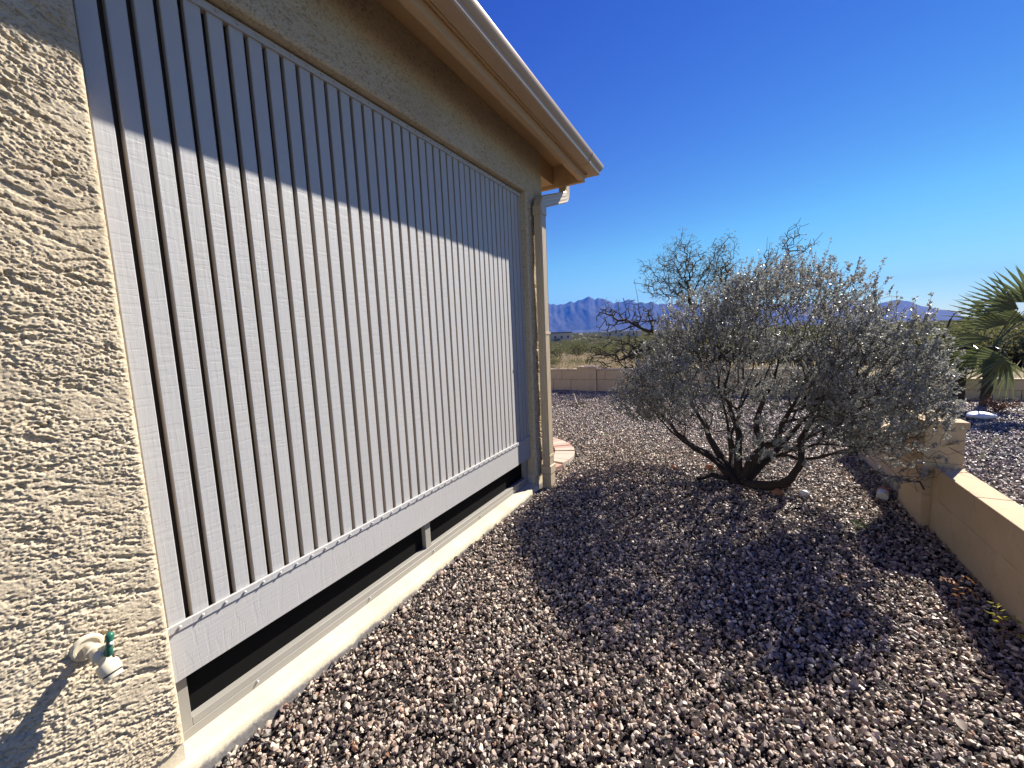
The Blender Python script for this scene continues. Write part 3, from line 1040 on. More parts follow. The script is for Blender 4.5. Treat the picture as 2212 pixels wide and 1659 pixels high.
pl = tag(empty("pillar", (1.24, 3.965, 0)), "square tan block pillar with flat cap on the right wall, under the bush", "pillar")
for z0, z1 in ((-0.06, 0.242), (0.243, 0.470), (0.471, 0.712)):
    put_block(pl, 1.138, 1.338, 3.744, 4.191, z0, z1)
put_block(pl, 1.126, 1.350, 3.732, 4.203, 0.7125, 0.757, "cap")

# far wall, facing the camera
FY = 9.947
far = tag(empty("block_wall", (-4.0, FY, 0)), "tan block wall along the back of the yard left of the capped pillar, half hidden by the house", "wall")
far2 = tag(empty("block_wall", (-1.6, FY, 0)), "tan block wall along the back of the yard right of its capped pillar, behind the silver bush", "wall")


def far_wall(w, xa, xb, top, c1, phase, y0=FY, th=0.15):
    for z0, z1, ph in ((-0.10, c1, phase), (c1, top - 0.03, phase + BL / 2 + 0.0)):
        k = math.floor((xa - ph) / BL)
        while ph + k * BL < xb:
            a, b = max(xa, ph + k * BL), min(xb, ph + (k + 1) * BL)
            if b - a > 0.03:
                put_block(w, a + J, b - J, y0, y0 + th, z0 + 0.003, z1 - 0.003)
            k += 1
    part("mortar_joint", MB().box(xa + 0.002, xb - 0.002, y0 + 0.008, y0 + th - 0.006, -0.10, top - 0.034), M["joint_dark"], w)
    part("cap_course", MB().box(xa, xb, y0 - 0.004, y0 + th + 0.004, top - 0.029, top, 0.004), M["block"], w)


far_wall(far, -8.0, -3.500, 0.548, 0.286, -4.19)
far_wall(far2, -3.028, 2.0, 0.552, 0.286, -2.816 - BL / 2)
pf = tag(empty("pillar", (-3.26, FY, 0)), "square tan block pillar with flat cap in the back wall, near the house corner", "pillar")
put_block(pf, -3.498, -3.030, FY - 0.05, FY + 0.28, -0.10, 0.283)
put_block(pf, -3.498, -3.030, FY - 0.05, FY + 0.28, 0.287, 0.555)
put_block(pf, -3.512, -3.016, FY - 0.064, FY + 0.294, 0.557, 0.614, "cap")
far3 = tag(empty("block_wall", (4.5, 10.12, 0)), "low tan block wall at the back of the right yard, behind the fan palm", "wall")
far_wall(far3, 2.005, 9.0, 0.36, 0.16, 2.3, 10.12, 0.15)

# ------------------------------------------------------------------ brick patio (setting) with its bricks
pat = tag(empty("patio", (PAT_C[0], PAT_C[1], 0)), kind="structure")
part("sand_bed", MB().box(PAT_C[0] - 1.0, PAT_C[0] + 0.2, PAT_C[1] - 0.6, PAT_C[1] + 0.9, -0.05, 0.004), M["mortar"], pat)


def ring(r0, r1, n, ph, th0=-78, th1=100):
    dth = 2 * math.pi / n
    mats = [M["paver_a"], M["paver_b"], M["paver_c"]]
    mesh_by = {}
    for mi, mt in enumerate(mats):
        b = bmesh.new()
        g = 0.004
        top, bot = [], []
        for r, s_ in ((r0 + g, -1), (r1 - g, -1), (r1 - g, 0), (r1 - g, 1), (r0 + g, 1)):
            h_ = dth / 2 - g / r
            top.append(b.verts.new((r * math.cos(s_ * h_), r * math.sin(s_ * h_), 0.034)))
            bot.append(b.verts.new((r * math.cos(s_ * h_), r * math.sin(s_ * h_), -0.04)))
        b.faces.new(top); b.faces.new(list(reversed(bot)))
        for k in range(5):
            b.faces.new((top[k], bot[k], bot[(k + 1) % 5], top[(k + 1) % 5]))
        bmesh.ops.recalc_face_normals(b, faces=b.faces[:])
        tops = [e for e in b.edges if all(v.co.z > 0 for v in e.verts)]
        bmesh.ops.bevel(b, geom=tops, offset=0.003, segments=1, affect='EDGES')
        me = bpy.data.meshes.new("brick"); b.to_mesh(me); b.free(); me.materials.append(mt)
        mesh_by[mi] = me
    for k in range(n):
        a = ph + k * dth
        deg = (math.degrees(a) + 180) % 360 - 180
        if not th0 < deg < th1: continue
        o_ = add("brick", mesh_by[random.choice((0, 0, 1, 1, 2))], pat)
        o_.location = (0, 0, random.uniform(-0.003, 0.003))
        o_.rotation_euler = (random.uniform(-0.01, 0.01), random.uniform(-0.01, 0.01), a + random.uniform(-0.006, 0.006))


ring(0.735, 0.98, 46, 0.03)
ring(0.50, 0.729, 30, 0.10)
ring(0.28, 0.494, 19, 0.0)


# ------------------------------------------------------------------ plants
def grow(roots, targets, bf=0.35):
    """greedy minimum spanning tree with path-length balance.  roots: list of (pos, parent index)"""
    T = np.asarray(targets, float)
    P = [np.asarray(p, float) for p, _ in roots]
    par = [q for _, q in roots]
    plen = []
    for i, q in enumerate(par): plen.append(0.0 if q < 0 else plen[q] + np.linalg.norm(P[i] - P[q]))
    n = len(T)
    best = np.full(n, 1e9); bp = np.zeros(n, int); alive = np.ones(n, bool)
    for i in range(len(P)):
        dd = np.linalg.norm(T - P[i], axis=1) + bf * plen[i]
        m = dd < best; best[m] = dd[m]; bp[m] = i
    for _ in range(n):
        k = int(np.argmin(np.where(alive, best, 1e12)))
        alive[k] = False
        q = int(bp[k])
        P.append(T[k]); par.append(q); plen.append(plen[q] + np.linalg.norm(T[k] - P[q]))
        i = len(P) - 1
        dd = np.linalg.norm(T - T[k], axis=1) + bf * plen[i]
        m = dd < best; best[m] = dd[m]; bp[m] = i
    return np.array(P), np.array(par)


def pipe_radii(par, r_tip, expo=2.4, rmax=1.0):
    n = len(par)
    acc = np.zeros(n)
    kids = np.zeros(n, int)
    for i in range(n):
        if par[i] >= 0: kids[par[i]] += 1
    acc[kids == 0] = r_tip ** expo
    for i in range(n - 1, -1, -1):
        if par[i] >= 0: acc[par[i]] += acc[i]
    return np.minimum(acc ** (1 / expo), rmax), kids


def tubes(P, par, rad, sides=4, minr=0.0):
    """all edges of the skeleton as tapered prisms"""
    child = np.where(par >= 0)[0]
    a = P[par[child]]; b = P[child]
    ra = np.minimum(rad[par[child]], rad[child] * 1.35); rb = rad[child]
    d = b - a; L = np.linalg.norm(d, axis=1, keepdims=True); L[L == 0] = 1e-6; d = d / L
    b = b + d * (rb[:, None] * 0.4)
    ref = np.where(np.abs(d[:, 2:3]) < 0.9, np.array([[0, 0, 1.0]]), np.array([[1.0, 0, 0]]))
    u = np.cross(d, ref); u /= np.linalg.norm(u, axis=1, keepdims=True)
    w = np.cross(d, u)
    V, Fc = [], []
    n = len(child)
    for k in range(sides):
        th = 2 * math.pi * k / sides
        o_ = math.cos(th) * u + math.sin(th) * w
        V.append(a + o_ * ra[:, None]); V.append(b + o_ * rb[:, None])
    V = np.stack(V, 1)                      # n, 2*sides, 3
    base = (np.arange(n) * 2 * sides)[:, None]
    for k in range(sides):
        j = (k + 1) % sides
        Fc.append(np.concatenate([base + 2 * k, base + 2 * j, base + 2 * j + 1, base + 2 * k + 1], 1))
    return V.reshape(-1, 3), np.concatenate(Fc)


def rand_unit(n):
    v = rng.standard_normal((n, 3)); return v / np.linalg.norm(v, axis=1, keepdims=True)


def norm(v): return v / np.maximum(np.linalg.norm(v, axis=1, keepdims=True), 1e-9)


def leaf_quads(base, direc, length, width, up=None, fold=0.25):
    """two-triangle folded leaves"""
    n = len(base)
    d = norm(direc)
    s = norm(np.cross(d, rand_unit(n) if up is None else up))
    nn = np.cross(s, d)
    L = np.asarray(length).reshape(-1, 1); W = np.asarray(width).reshape(-1, 1)
    tip = base + d * L
    mid = base + d * L * 0.55
    l_ = mid + s * W / 2 + nn * W * fold
    r_ = mid - s * W / 2 + nn * W * fold
    V = np.stack([base, l_, tip, r_], 1).reshape(-1, 3)
    i = (np.arange(n) * 4)[:, None]
    F_ = np.concatenate([np.concatenate([i, i + 2, i + 1], 1), np.concatenate([i, i + 3, i + 2], 1)])
    return V, F_


def part_np(name, V, F_, mat, parent, smooth=False, kind=None):
    o = add(name, mesh_np(name, V, F_, mat, smooth), parent)
    o.matrix_parent_inverse = Matrix.Translation(parent.location).inverted()
    if kind: o["kind"] = kind
    return o


# ---- silver bush
def silver_bush():
    root = tag(empty("shrub", (0.06, 4.22, 0)), "large silver grey leafed shrub with dark twisting stems in the gravel", "shrub")
    bx, by = 0.05, 4.22
    limbs = [
        [(0.02, .0, 0.0), (-0.14, .02, 0.19), (-0.34, .05, 0.29), (-0.44, .08, 0.37), (-0.56, .10, 0.50), (-0.66, .06, 0.62), (-0.74, .0, 0.74)],
        [(0.0, .03, 0.05), (-0.13, .10, 0.24), (-0.22, .16, 0.38), (-0.27, .24, 0.50), (-0.36, .30, 0.62), (-0.44, .40, 0.80)],
        [(0.05, .02, 0.0), (0.03, .06, 0.16), (0.03, .10, 0.32), (0.03, .16, 0.46), (-0.03, .22, 0.62), (-0.10, .30, 0.85), (-0.05, .34, 1.1)],
        [(0.07, .0, 0.06), (0.13, -.03, 0.24), (0.22, -.04, 0.36), (0.32, .0, 0.43), (0.37, .06, 0.58), (0.50, .12, 0.84), (0.62, .16, 0.98), (0.68, .2, 1.12)],
        [(0.09, .02, 0.04), (0.22, .10, 0.19), (0.33, .2, 0.28), (0.42, .3, 0.38), (0.56, .4, 0.55), (0.72, .45, 0.75)],
        [(0.12, -.04, 0.02), (0.28, -.10, 0.05), (0.39, -.14, 0.11), (0.44, -.16, 0.20), (0.49, -.16, 0.31), (0.48, -.12, 0.48), (0.56, -.1, 0.65)],
        [(0.22, .02, 0.34), (0.20, .06, 0.44), (0.17, .1, 0.58), (0.22, .02, 0.8), (0.3, -.05, 1.05)],
        [(-0.06, -.05, 0.06), (-0.18, -.12, 0.10), (-0.29, -.18, 0.07)],
        [(0.36, .1, 0.28), (0.50, .05, 0.27), (0.64, -.05, 0.33), (0.80, -.2, 0.46), (0.95, -.3, 0.55), (1.10, -.38, 0.68)],
        [(0.64, -.1, 0.36), (0.80, -.38, 0.48), (0.82, -.48, 0.40), (0.93, -.52, 0.36), (1.05, -.54, 0.34), (1.13, -.55, 0.30)],
        [(-0.03, .1, 0.1), (-0.05, .3, 0.35), (0.05, .55, 0.7), (0.15, .7, 1.0)],
        [(-0.1, -.02, 0.15), (-0.3, -.2, 0.35), (-0.5, -.4, 0.55), (-0.6, -.5, 0.7)],
        [(0.15, -.05, 0.2), (0.2, -.25, 0.4), (0.3, -.5, 0.6), (0.35, -.6, 0.8)],
        [(0.36, .1, 0.28), (0.52, -.15, 0.50), (0.68, -.40, 0.72), (0.80, -.60, 0.92), (0.86, -.75, 1.1)],
        [(0.52, -.15, 0.50), (0.70, -.2, 0.80), (0.85, -.3, 1.05), (0.9, -.5, 1.25)],
        [(0.0, .0, 0.3), (-0.05, -.2, 0.55), (-0.1, -.4, 0.85), (-0.12, -.5, 1.05)],
    ]
    roots = [((bx, by, -0.03), -1)]
    lim = [0]
    for li, L in enumerate(limbs):
        # attach the limb's first point to the nearest node so far
        p0 = np.array([bx + L[0][0] - 0.05, by + L[0][1], L[0][2]])
        dist = [np.linalg.norm(np.array(p) - p0) for p, _ in roots]
        prev = int(np.argmin(dist))
        lastp = np.array(roots[prev][0])
        for q in L:
            p = np.array([bx + q[0] - 0.05, by + q[1], q[2]])
            for k in (0.5, 1.0):
                pp = lastp + (p - lastp) * k + rng.normal(0, 0.008, 3) * (k < 1)
                roots.append((tuple(pp), prev)); prev = len(roots) - 1; lim.append(li)
            lastp = p
    lim = np.array(lim)
    # crown envelope
    n = 12500
    c = np.array([0.0, 4.27, 0.99]); R = np.array([1.17, 1.03, 0.80])
    q = rand_unit(n) * (rng.random((n, 1)) ** (1 / 3.0))
    bumps = 1 + 0.13 * np.sin(3.1 * q[:, :1] + 2.3 * q[:, 1:2] + 1) + 0.10 * np.sin(5.3 * q[:, 2:] - 4 * q[:, :1])
    T = c + q * R * bumps
    az = T[:, 0] - c[0]
    T[:, 2] += 0.16 * np.exp(-((az - 0.35) / 0.45) ** 2) * (T[:, 2] > 1.0) - 0.14 * (az < -0.65) * (T[:, 2] > 1.1)
    floor_z = 0.50 + 0.13 * np.sin(4 * T[:, 0] + 1) * np.sin(3 * T[:, 1]) - 0.16 * sstep(0.55, 1.1, az) - 0.12 * sstep(0.6, 1.0, -az)
    keep = (T[:, 2] > floor_z) & ~((T[:, 0] > 0.75) & (T[:, 1] > 3.9) & (rng.random(n) < 0.45))
    hollow = (np.linalg.norm((T - c - np.array([0, 0, -0.36])) / np.array([0.68, 0.75, 0.46]), axis=1) < 1) & (rng.random(n) < 0.72)
    T = T[keep & ~hollow]
    # low right arm that reaches in front of the pillar
    arm = np.array([1.02, 3.78, 0.56]) + rng.normal(0, 1, (260, 3)) * np.array([0.17, 0.14, 0.10])
    arm2 = np.array([1.02, 3.68, 0.36]) + rng.normal(0, 1, (40, 3)) * np.array([0.09, 0.04, 0.025])
    # a fuller lobe that leans forward on the right, over the gravel beside the wall
    q2 = rand_unit(3000) * (rng.random((3000, 1)) ** (1 / 3.0))
    lobe = np.array([0.80, 3.60, 1.00]) + q2 * np.array([0.37, 0.55, 0.50]) * (1 + 0.12 * np.sin(6 * q2[:, :1] + 4 * q2[:, 1:2]))
    T = np.concatenate([T, lobe, arm, arm2])
    P, par = grow(roots, T, 0.30)
    nr_ = len(roots)
    P[nr_:] += rng.normal(0, 0.006, P[nr_:].shape)
    rad, kids = pipe_radii(par, 0.0012, 2.75, 0.040)
    rl = 0.037 - 0.027 * sstep(0.12, 1.1, np.linalg.norm((P[:nr_] - np.array([bx, by, 0])) * np.array([1, 1, 1]), axis=1))
    rl[lim == 7] *= 0.5; rl[lim >= 8] *= 0.55
    rad[:nr_] = np.maximum(rad[:nr_], np.maximum(rl, 0.006))
    rad = np.where(P[:, 2] < 0.12, np.minimum(rad * 1.2, 0.046), rad)
    big = rad > 0.006
    V, F_ = tubes(P, par, rad, 7)
    child = np.where(par >= 0)[0]
    isbig = big[child]
    # split the tubes: thick stems are the trunk, thin ones the twigs
    def sub(maskE, sides):
        ch = child[maskE]
        pp = np.concatenate([P[par[ch]], P[ch]]); m_ = len(ch)
        parr = np.concatenate([np.full(m_, -1), np.arange(m_)])
        rr_ = np.concatenate([np.minimum(rad[par[ch]], rad[ch] * 1.35), rad[ch]])
        return tubes(pp, parr, rr_, sides)
    part_np("trunk", *sub(isbig, 8), M["bark"], root, True)
    part_np("twigs", *sub(~isbig, 3), M["twig"], root, False, "stuff")
    # leafy shoots
    tips = np.where((rad < 0.0040) & (P[:, 2] > 0.30))[0]
    tips = tips[np.arange(len(tips)) >= 0]
    out = norm((P[tips] - np.array([0.07, 4.25, 0.55])))
    rn = np.where(P[tips, 0] > 0.55, np.maximum(np.linalg.norm((P[tips] - c) / R, axis=1), 0.75), np.linalg.norm((P[tips] - c) / R, axis=1))
    prob = 0.42 + 0.46 * sstep(0.35, 0.9, rn)
    pt = P[tips]
    # leafy clumps with airy gaps between them
    cl_ = (np.sin(7.1 * pt[:, 0] + 2.0 * np.sin(5.2 * pt[:, 2])) + np.sin(6.3 * pt[:, 1] + 1.7 + 2.0 * np.sin(4.1 * pt[:, 0])) + np.sin(8.2 * pt[:, 2] + 0.6 + 1.5 * np.sin(5.0 * pt[:, 1])))
    prob = prob * (0.26 + 0.90 * sstep(-0.9, 0.7, cl_)) * np.where((pt[:, 0] > 0.95) & (pt[:, 2] < 0.75), 0.6, 1.0)
    tips_ = tips[rng.random(len(tips)) < prob]
    S0 = P[tips_]
    sd = norm(out[np.isin(tips, tips_)] * 0.55 + np.array([0, 0, 0.75]) + rand_unit(len(tips_)) * 0.55)
    sl = rng.uniform(0.035, 0.085, len(tips_))
    # tall leafy spikes along the upper edge
    top = np.where((P[:, 2] > 1.30) & (rad < 0.004) & (np.linalg.norm((P - c) / R, axis=1) > 0.85))[0]
    top = rng.choice(top, min(210, len(top)), replace=False)
    S0 = np.concatenate([S0, P[top]])
    sd = np.concatenate([sd, norm(np.array([0.10, 0, 1.0]) + rand_unit(len(top)) * 0.30)])
    sl = np.concatenate([sl, rng.uniform(0.10, 0.24, len(top))])
    ntop = len(top)
    # shoot stems
    k = len(S0)
    SV, SF = tubes(np.concatenate([S0, S0 + sd * sl[:, None]]), np.concatenate([np.full(k, -1), np.arange(k)]), np.concatenate([np.full(k, 0.0011), np.full(k, 0.0007)]), 3)
    part_np("shoots", SV, SF, M["twig"], root, False, "stuff")
    per = np.where(np.arange(k) >= k - ntop, 22, 17)
    rep = np.repeat(np.arange(k), per)
    m_ = len(rep)
    tt = rng.uniform(0.10, 1.0, m_)
    base = S0[rep] + sd[rep] * (sl[rep] * tt)[:, None]
    ld = norm(sd[rep] * 0.75 + rand_unit(m_) * 0.9)
    ll = rng.uniform(0.013, 0.025, m_) * np.where(base[:, 2] < 0.75, 1.15, 1.0)
    LV, LF = leaf_quads(base, ld, ll, ll * rng.uniform(0.45, 0.65, m_))
    part_np("foliage", LV, LF, M["sage"], root, False, "stuff")
    return len(LF)


silver_bush()


# ---- mesquite beyond the back wall
def mesquite():
    root = tag(empty("mesquite_tree", (-0.5, 12.2, 0)), "thin mesquite tree with sparse olive leaves and bare dark branches beyond the back wall", "tree")
    Y0 = 12.2
    zg = -0.05
    L = [
        [(-0.5, 0, zg), (-0.6, 0, 0.5), (-0.75, .1, 1.0), (-0.95, .1, 1.6), (-1.15, .1, 2.2), (-1.2, .1, 2.7)],
        [(-0.6, 0, 0.5), (-0.3, .2, 1.0), (0.1, .2, 1.6), (0.5, .2, 2.1), (0.8, .2, 2.6), (1.1, .2, 3.2)],
        [(-0.6, 0, 0.5), (-1.1, -.3, 0.95), (-1.7, -.4, 1.25), (-2.2, -.5, 1.45), (-2.7, -.5, 1.75)],
        [(-0.6, 0, 0.4), (-1.2, -.5, 0.75), (-1.9, -.7, 0.98), (-2.4, -.8, 0.85), (-2.9, -.9, 0.62)],
        [(-1.2, -.5, 0.75), (-1.8, -.7, 0.62), (-2.4, -.9, 0.45), (-3.0, -1.0, 0.40)],
        [(0.1, .2, 1.6), (-0.1, .1, 2.2), (-0.4, .1, 2.7)],
    ]
    roots = [((-0.5, Y0, zg - 0.05), -1)]
    for l in L:
        p0 = np.array([l[0][0], Y0 + l[0][1], l[0][2]])
        prev = int(np.argmin([np.linalg.norm(np.array(p) - p0) for p, _ in roots]))
        lp = np.array(roots[prev][0])
        for q in l[1:]:
            p = np.array([q[0], Y0 + q[1], q[2]])
            for kk in (0.5, 1.0):
                roots.append((tuple(lp + (p - lp) * kk + rng.normal(0, 0.03, 3) * (kk < 1)), prev)); prev = len(roots) - 1
            lp = p
    def cl(c, r, n):
        q = rand_unit(n) * (rng.random((n, 1)) ** (1 / 3.0))
        return np.array(c) + q * np.array(r)
    def plume(a, b, n, r0, r1):
        t_ = rng.random((n, 1)) ** 0.85
        return np.array(a) + (np.array(b) - np.array(a)) * t_ + rng.normal(0, 1, (n, 3)) * (r0 + (r1 - r0) * t_) * np.array([1, 1.2, 0.8])
    A_ = np.concatenate([plume((-1.2, Y0, 2.2), e, n_, 0.20, 0.13) for e, n_ in (((-1.36, Y0, 3.95), 190), ((-1.85, Y0 + .2, 3.55), 170), ((-2.35, Y0, 3.25), 120), ((-2.45, Y0 - .1, 2.75), 90),
        ((-0.95, Y0 + .3, 3.55), 150))] + [plume((-0.6, Y0, 2.3), e, n_, 0.20, 0.13) for e, n_ in (((-0.35, Y0, 3.60), 190), ((-0.75, Y0 + .2, 3.35), 110), ((-0.15, Y0 + .1, 3.05), 100), ((0.05, Y0, 2.5), 70))])
    B_ = np.concatenate([plume((0.55, Y0, 2.1), e, n_, 0.14, 0.10) for e, n_ in (((1.30, Y0, 3.85), 90), ((1.02, Y0 + .1, 3.60), 80), ((0.62, Y0, 3.25), 80), ((1.62, Y0 + .1, 3.40), 70),
        ((1.95, Y0, 2.75), 70), ((2.1, Y0 - .1, 2.45), 40))])
    C_ = np.concatenate([cl((-2.7, Y0 - .5, 1.75), (0.95, .7, 0.62), 260), cl((-2.7, Y0 - .9, 0.78), (1.15, .6, 0.55), 380), cl((-3.3, Y0 - .6, 2.2), (0.4, .4, 0.25), 26)])
    T = np.concatenate([A_, B_, C_])
    T = T[T[:, 2] > 0.15]
    P, par = grow(roots, T, 0.25)
    P[len(roots):] += rng.normal(0, 0.02, P[len(roots):].shape)
    rad, kids = pipe_radii(par, 0.0046, 2.45, 0.12)
    rad = np.where((P[:, 2] < 2.1) & (P[:, 0] < -1.3), rad * 1.7, rad)
    V, F_ = tubes(P, par, rad, 5)
    part_np("trunk", V, F_, M["bark"], root, True)
    # drooping compound leaves
    tip = np.where((rad < 0.014) & (P[:, 2] > 1.2) & ((P[:, 0] > -2.3)))[0]
    zone = np.where(P[tip, 0] < 0.1, 0.80, 0.34)
    tip = tip[rng.random(len(tip)) < zone]
    k = 3
    rep = np.repeat(tip, k)
    n = len(rep)
    st = P[rep] + rng.normal(0, 0.05, (n, 3))
    dr = norm(np.concatenate([rng.normal(0, 0.6, (n, 2)), rng.uniform(-1.0, 0.1, (n, 1))], 1))
    ln = rng.uniform(0.06, 0.12, n)
    nl = 7
    rp_ = np.repeat(np.arange(n), nl)
    tt = np.tile((np.arange(nl) + 0.7) / nl, n)
    bs_ = st[rp_] + dr[rp_] * (ln[rp_] * tt)[:, None]
    sgn = np.where(np.arange(len(rp_)) % 2 == 0, 1.0, -1.0)[:, None]
    sd_ = norm(np.cross(dr[rp_], np.array([[0, 0, 1.0]])) * sgn + dr[rp_] * 0.5)
    LV, LF = leaf_quads(bs_, sd_, rng.uniform(0.025, 0.045, len(rp_)), rng.uniform(0.008, 0.014, len(rp_)))
    part_np("crown", LV, LF, M["mesquite_leaf"], root, False, "stuff")


mesquite()


# ---- fan palm
def fan_palm():
    root = tag(empty("fan_palm", (3.6, 9.4, 0)), "twin trunked green fan palm at the right edge of the gravel", "palm")
    for (x, y, r0, r1, h, lx) in ((3.345, 9.75, 0.075, 0.068, 0.95, 0.03), (3.535, 9.38, 0.070, 0.062, 0.95, 0.03)):
        mb = MB()
        n = 16
        pts = [(x + lx * (k / n) ** 2, y, -0.05 + (h + 0.05) * k / n) for k in range(n + 1)]
        rads = [(r0 + (r1 - r0) * k / n) * (1.08 if k % 2 else 0.95) for k in range(n + 1)]
        mb.tube(pts, rads, 12)
        part("trunk", mb, M["palm_trunk"], root)

    def frond(hub, tip, origin, spread, nleaf, R, droop=0.06):
        hub, tip, origin = Vector(hub), Vector(tip), Vector(origin)
        spread, nleaf, R = min(spread * 1.25, 150), int(nleaf * 0.62), R * 1.08
        ax = (tip - hub).normalized()
        view_ = Vector((random.uniform(-.35, .05), -1, random.uniform(0.0, .45)))
        nrm_ = (view_ - ax * view_.dot(ax)).normalized()       # blade plane normal, turned loosely towards the yard
        side = ax.cross(nrm_).normalized()
        V, F_ = [], []
        for k in range(nleaf):
            th = math.radians(-spread / 2 + spread * k / (nleaf - 1))
            d = ax * math.cos(th) + side * math.sin(th)
            ln = R * (0.80 + 0.20 * math.cos(th)) * random.uniform(0.93, 1.05)
            w = max(R * math.radians(spread / nleaf) * 0.24, 0.010)
            cs = (ax * -math.sin(th) + side * math.cos(th))
            nn = nrm_
            i0 = len(V)
            for s, ww, dr in ((0.0, 0.004, 0), (0.34, w, 0.0), (0.72, w * 0.62, droop * 0.15), (1.0, 0.001, droop * 0.45)):
                c_ = hub + d * ln * s + Vector((0, 0, -1)) * dr * ln * 2 + nn * random.uniform(-0.006, 0.006)
                V += [c_ - cs * ww + nn * ww * 0.5, c_ , c_ + cs * ww + nn * ww * 0.5]
            for s in range(3):
                a_ = i0 + s * 3
                F_ += [(a_, a_ + 1, a_ + 4, a_ + 3), (a_ + 1, a_ + 2, a_ + 5, a_ + 4)]
        o_ = part_np("frond", np.array([tuple(v) for v in V]), np.array(F_), M["palm_leaf"], root, False)
        mb = MB()
        mid = (hub + origin) / 2 + Vector((0, 0, 0.05))
        mb.tube([origin, mid, hub, hub + ax * R * 0.12], [0.011, 0.008, 0.006, 0.003], 6)
        p_ = mb.build("petiole", M["palm_leaf"]); p_.parent = o_
        return o_

    def pos(px, py, y):
        x = 3.47 + 0.00135 * (px - 1330) + 0.0002 * (py - 950)
        z = 0.798 - 0.00187 * (py - 950) - 0.0002 * (px - 1330)
        s = y / 9.39
        return (x * s, y, 1.45 + (z - 1.45) * s)

    h1, h2 = (3.375, 9.75, 0.95), (3.565, 9.38, 0.96)
    spec = [((1760, 470), (1480, 150), 9.3, h2, 75, 20, 0.62), ((1640, 530), (1180, 390), 9.2, h2, 58, 20, 0.66), ((1700, 620), (1120, 530), 9.45, h2, 46, 18, 0.80),
            ((1560, 655), (1040, 610), 9.2, h2, 46, 16, 0.72), ((1545, 960), (1060, 1190), 9.1, h2, 105, 30, 0.62), ((1500, 955), (1420, 1260), 9.05, h2, 80, 16, 0.40),
            ((1420, 790), (890, 850), 9.15, h1, 30, 16, 0.72), ((1300, 900), (960, 1120), 9.3, h1, 60, 20, 0.50),
            ((1850, 650), (2250, 500), 9.4, h2, 90, 22, 0.7), ((1850, 800), (2250, 950), 9.4, h2, 90, 22, 0.65), ((1800, 500), (1900, 60), 9.6, h2, 80, 22, 0.75)]
    for hub, tip, y, org, spread, nl, R in spec:
        frond(pos(*hub, y), pos(*tip, y + random.uniform(-.15, .15)), org, spread, nl, R)
    # dry leaf-base stubs where the blades leave the trunks
    for hx in (h1, h2):
        mb = MB()
        for k in range(14):
            a_ = random.uniform(0, 6.28)
            b_ = Vector((hx[0] + 0.05 * math.cos(a_), hx[1] + 0.05 * math.sin(a_), hx[2] - random.uniform(0.05, 0.35)))
            mb.tube([b_, b_ + Vector((0.07 * math.cos(a_), 0.07 * math.sin(a_), 0.07))], [0.014, 0.006], 5)
        part("leaf_stubs", mb, M["palm_trunk"], root)["kind"] = "stuff"
    return pos


palm_pos = fan_palm()

# bent dark stalk beside the palm
st = tag(empty("bent_stalk", (2.86, 9.1, 0)), "dark bent stalk arching over beside the fan palm", "stalk")
mb = MB()
pts = [(2.80, 9.1, -0.02), (2.82, 9.1, 0.5), (2.86, 9.08, 0.95), (2.90, 9.06, 1.20), (2.945, 9.05, 1.40), (2.985, 9.05, 1.49), (3.03, 9.05, 1.525), (3.10, 9.05, 1.53), (3.17, 9.05, 1.515), (3.235, 9.05, 1.475)]
mb.tube(pts, [0.016, 0.015, 0.015, 0.014, 0.013, 0.010, 0.008, 0.007, 0.007, 0.006], 8)
part("stem", mb, M["bark"], st, smooth=True)


# ---- small plants
def sprig_plant(name, label, cat, loc, stems, leaf_mat, stem_mat, leaf_len, n_leaf, group=None, droop=0.0, wratio=0.45):
    root = tag(empty(name, loc), label, cat, group)
    mb = MB()
    bases, dirs = [], []
    for s in stems:
        pts = [Vector(p) for p in s]
        mb.tube(pts, [0.0024 * (1 - 0.6 * k / (len(pts) - 1)) for k in range(len(pts))], 5)
        for k in range(n_leaf):
            tt = 0.35 + 0.65 * (k + 0.5) / n_leaf
            f_ = tt * (len(pts) - 1); i_ = min(int(f_), len(pts) - 2)
            p = pts[i_].lerp(pts[i_ + 1], f_ - i_)
            d = (pts[i_ + 1] - pts[i_]).normalized()
            sd = d.cross(Vector((0, 0, 1)) if abs(d.z) < 0.9 else Vector((0, 1, 0))).normalized() * (1 if k % 2 else -1)
            v = (sd + d * 0.35 + Vector((random.uniform(-.3, .3), random.uniform(-.3, .3), -droop))).normalized()
            bases.append(tuple(p)); dirs.append(tuple(v))
    o_ = mb.build("stem", stem_mat); o_.parent = root
    n = len(bases)
    LV, LF = leaf_quads(np.array(bases), np.array(dirs), leaf_len * rng.uniform(0.7, 1.2, n), leaf_len * wratio * rng.uniform(0.8, 1.2, n))
    f = add("leaves", mesh_np("leaves", LV, LF, leaf_mat), root)
    return root


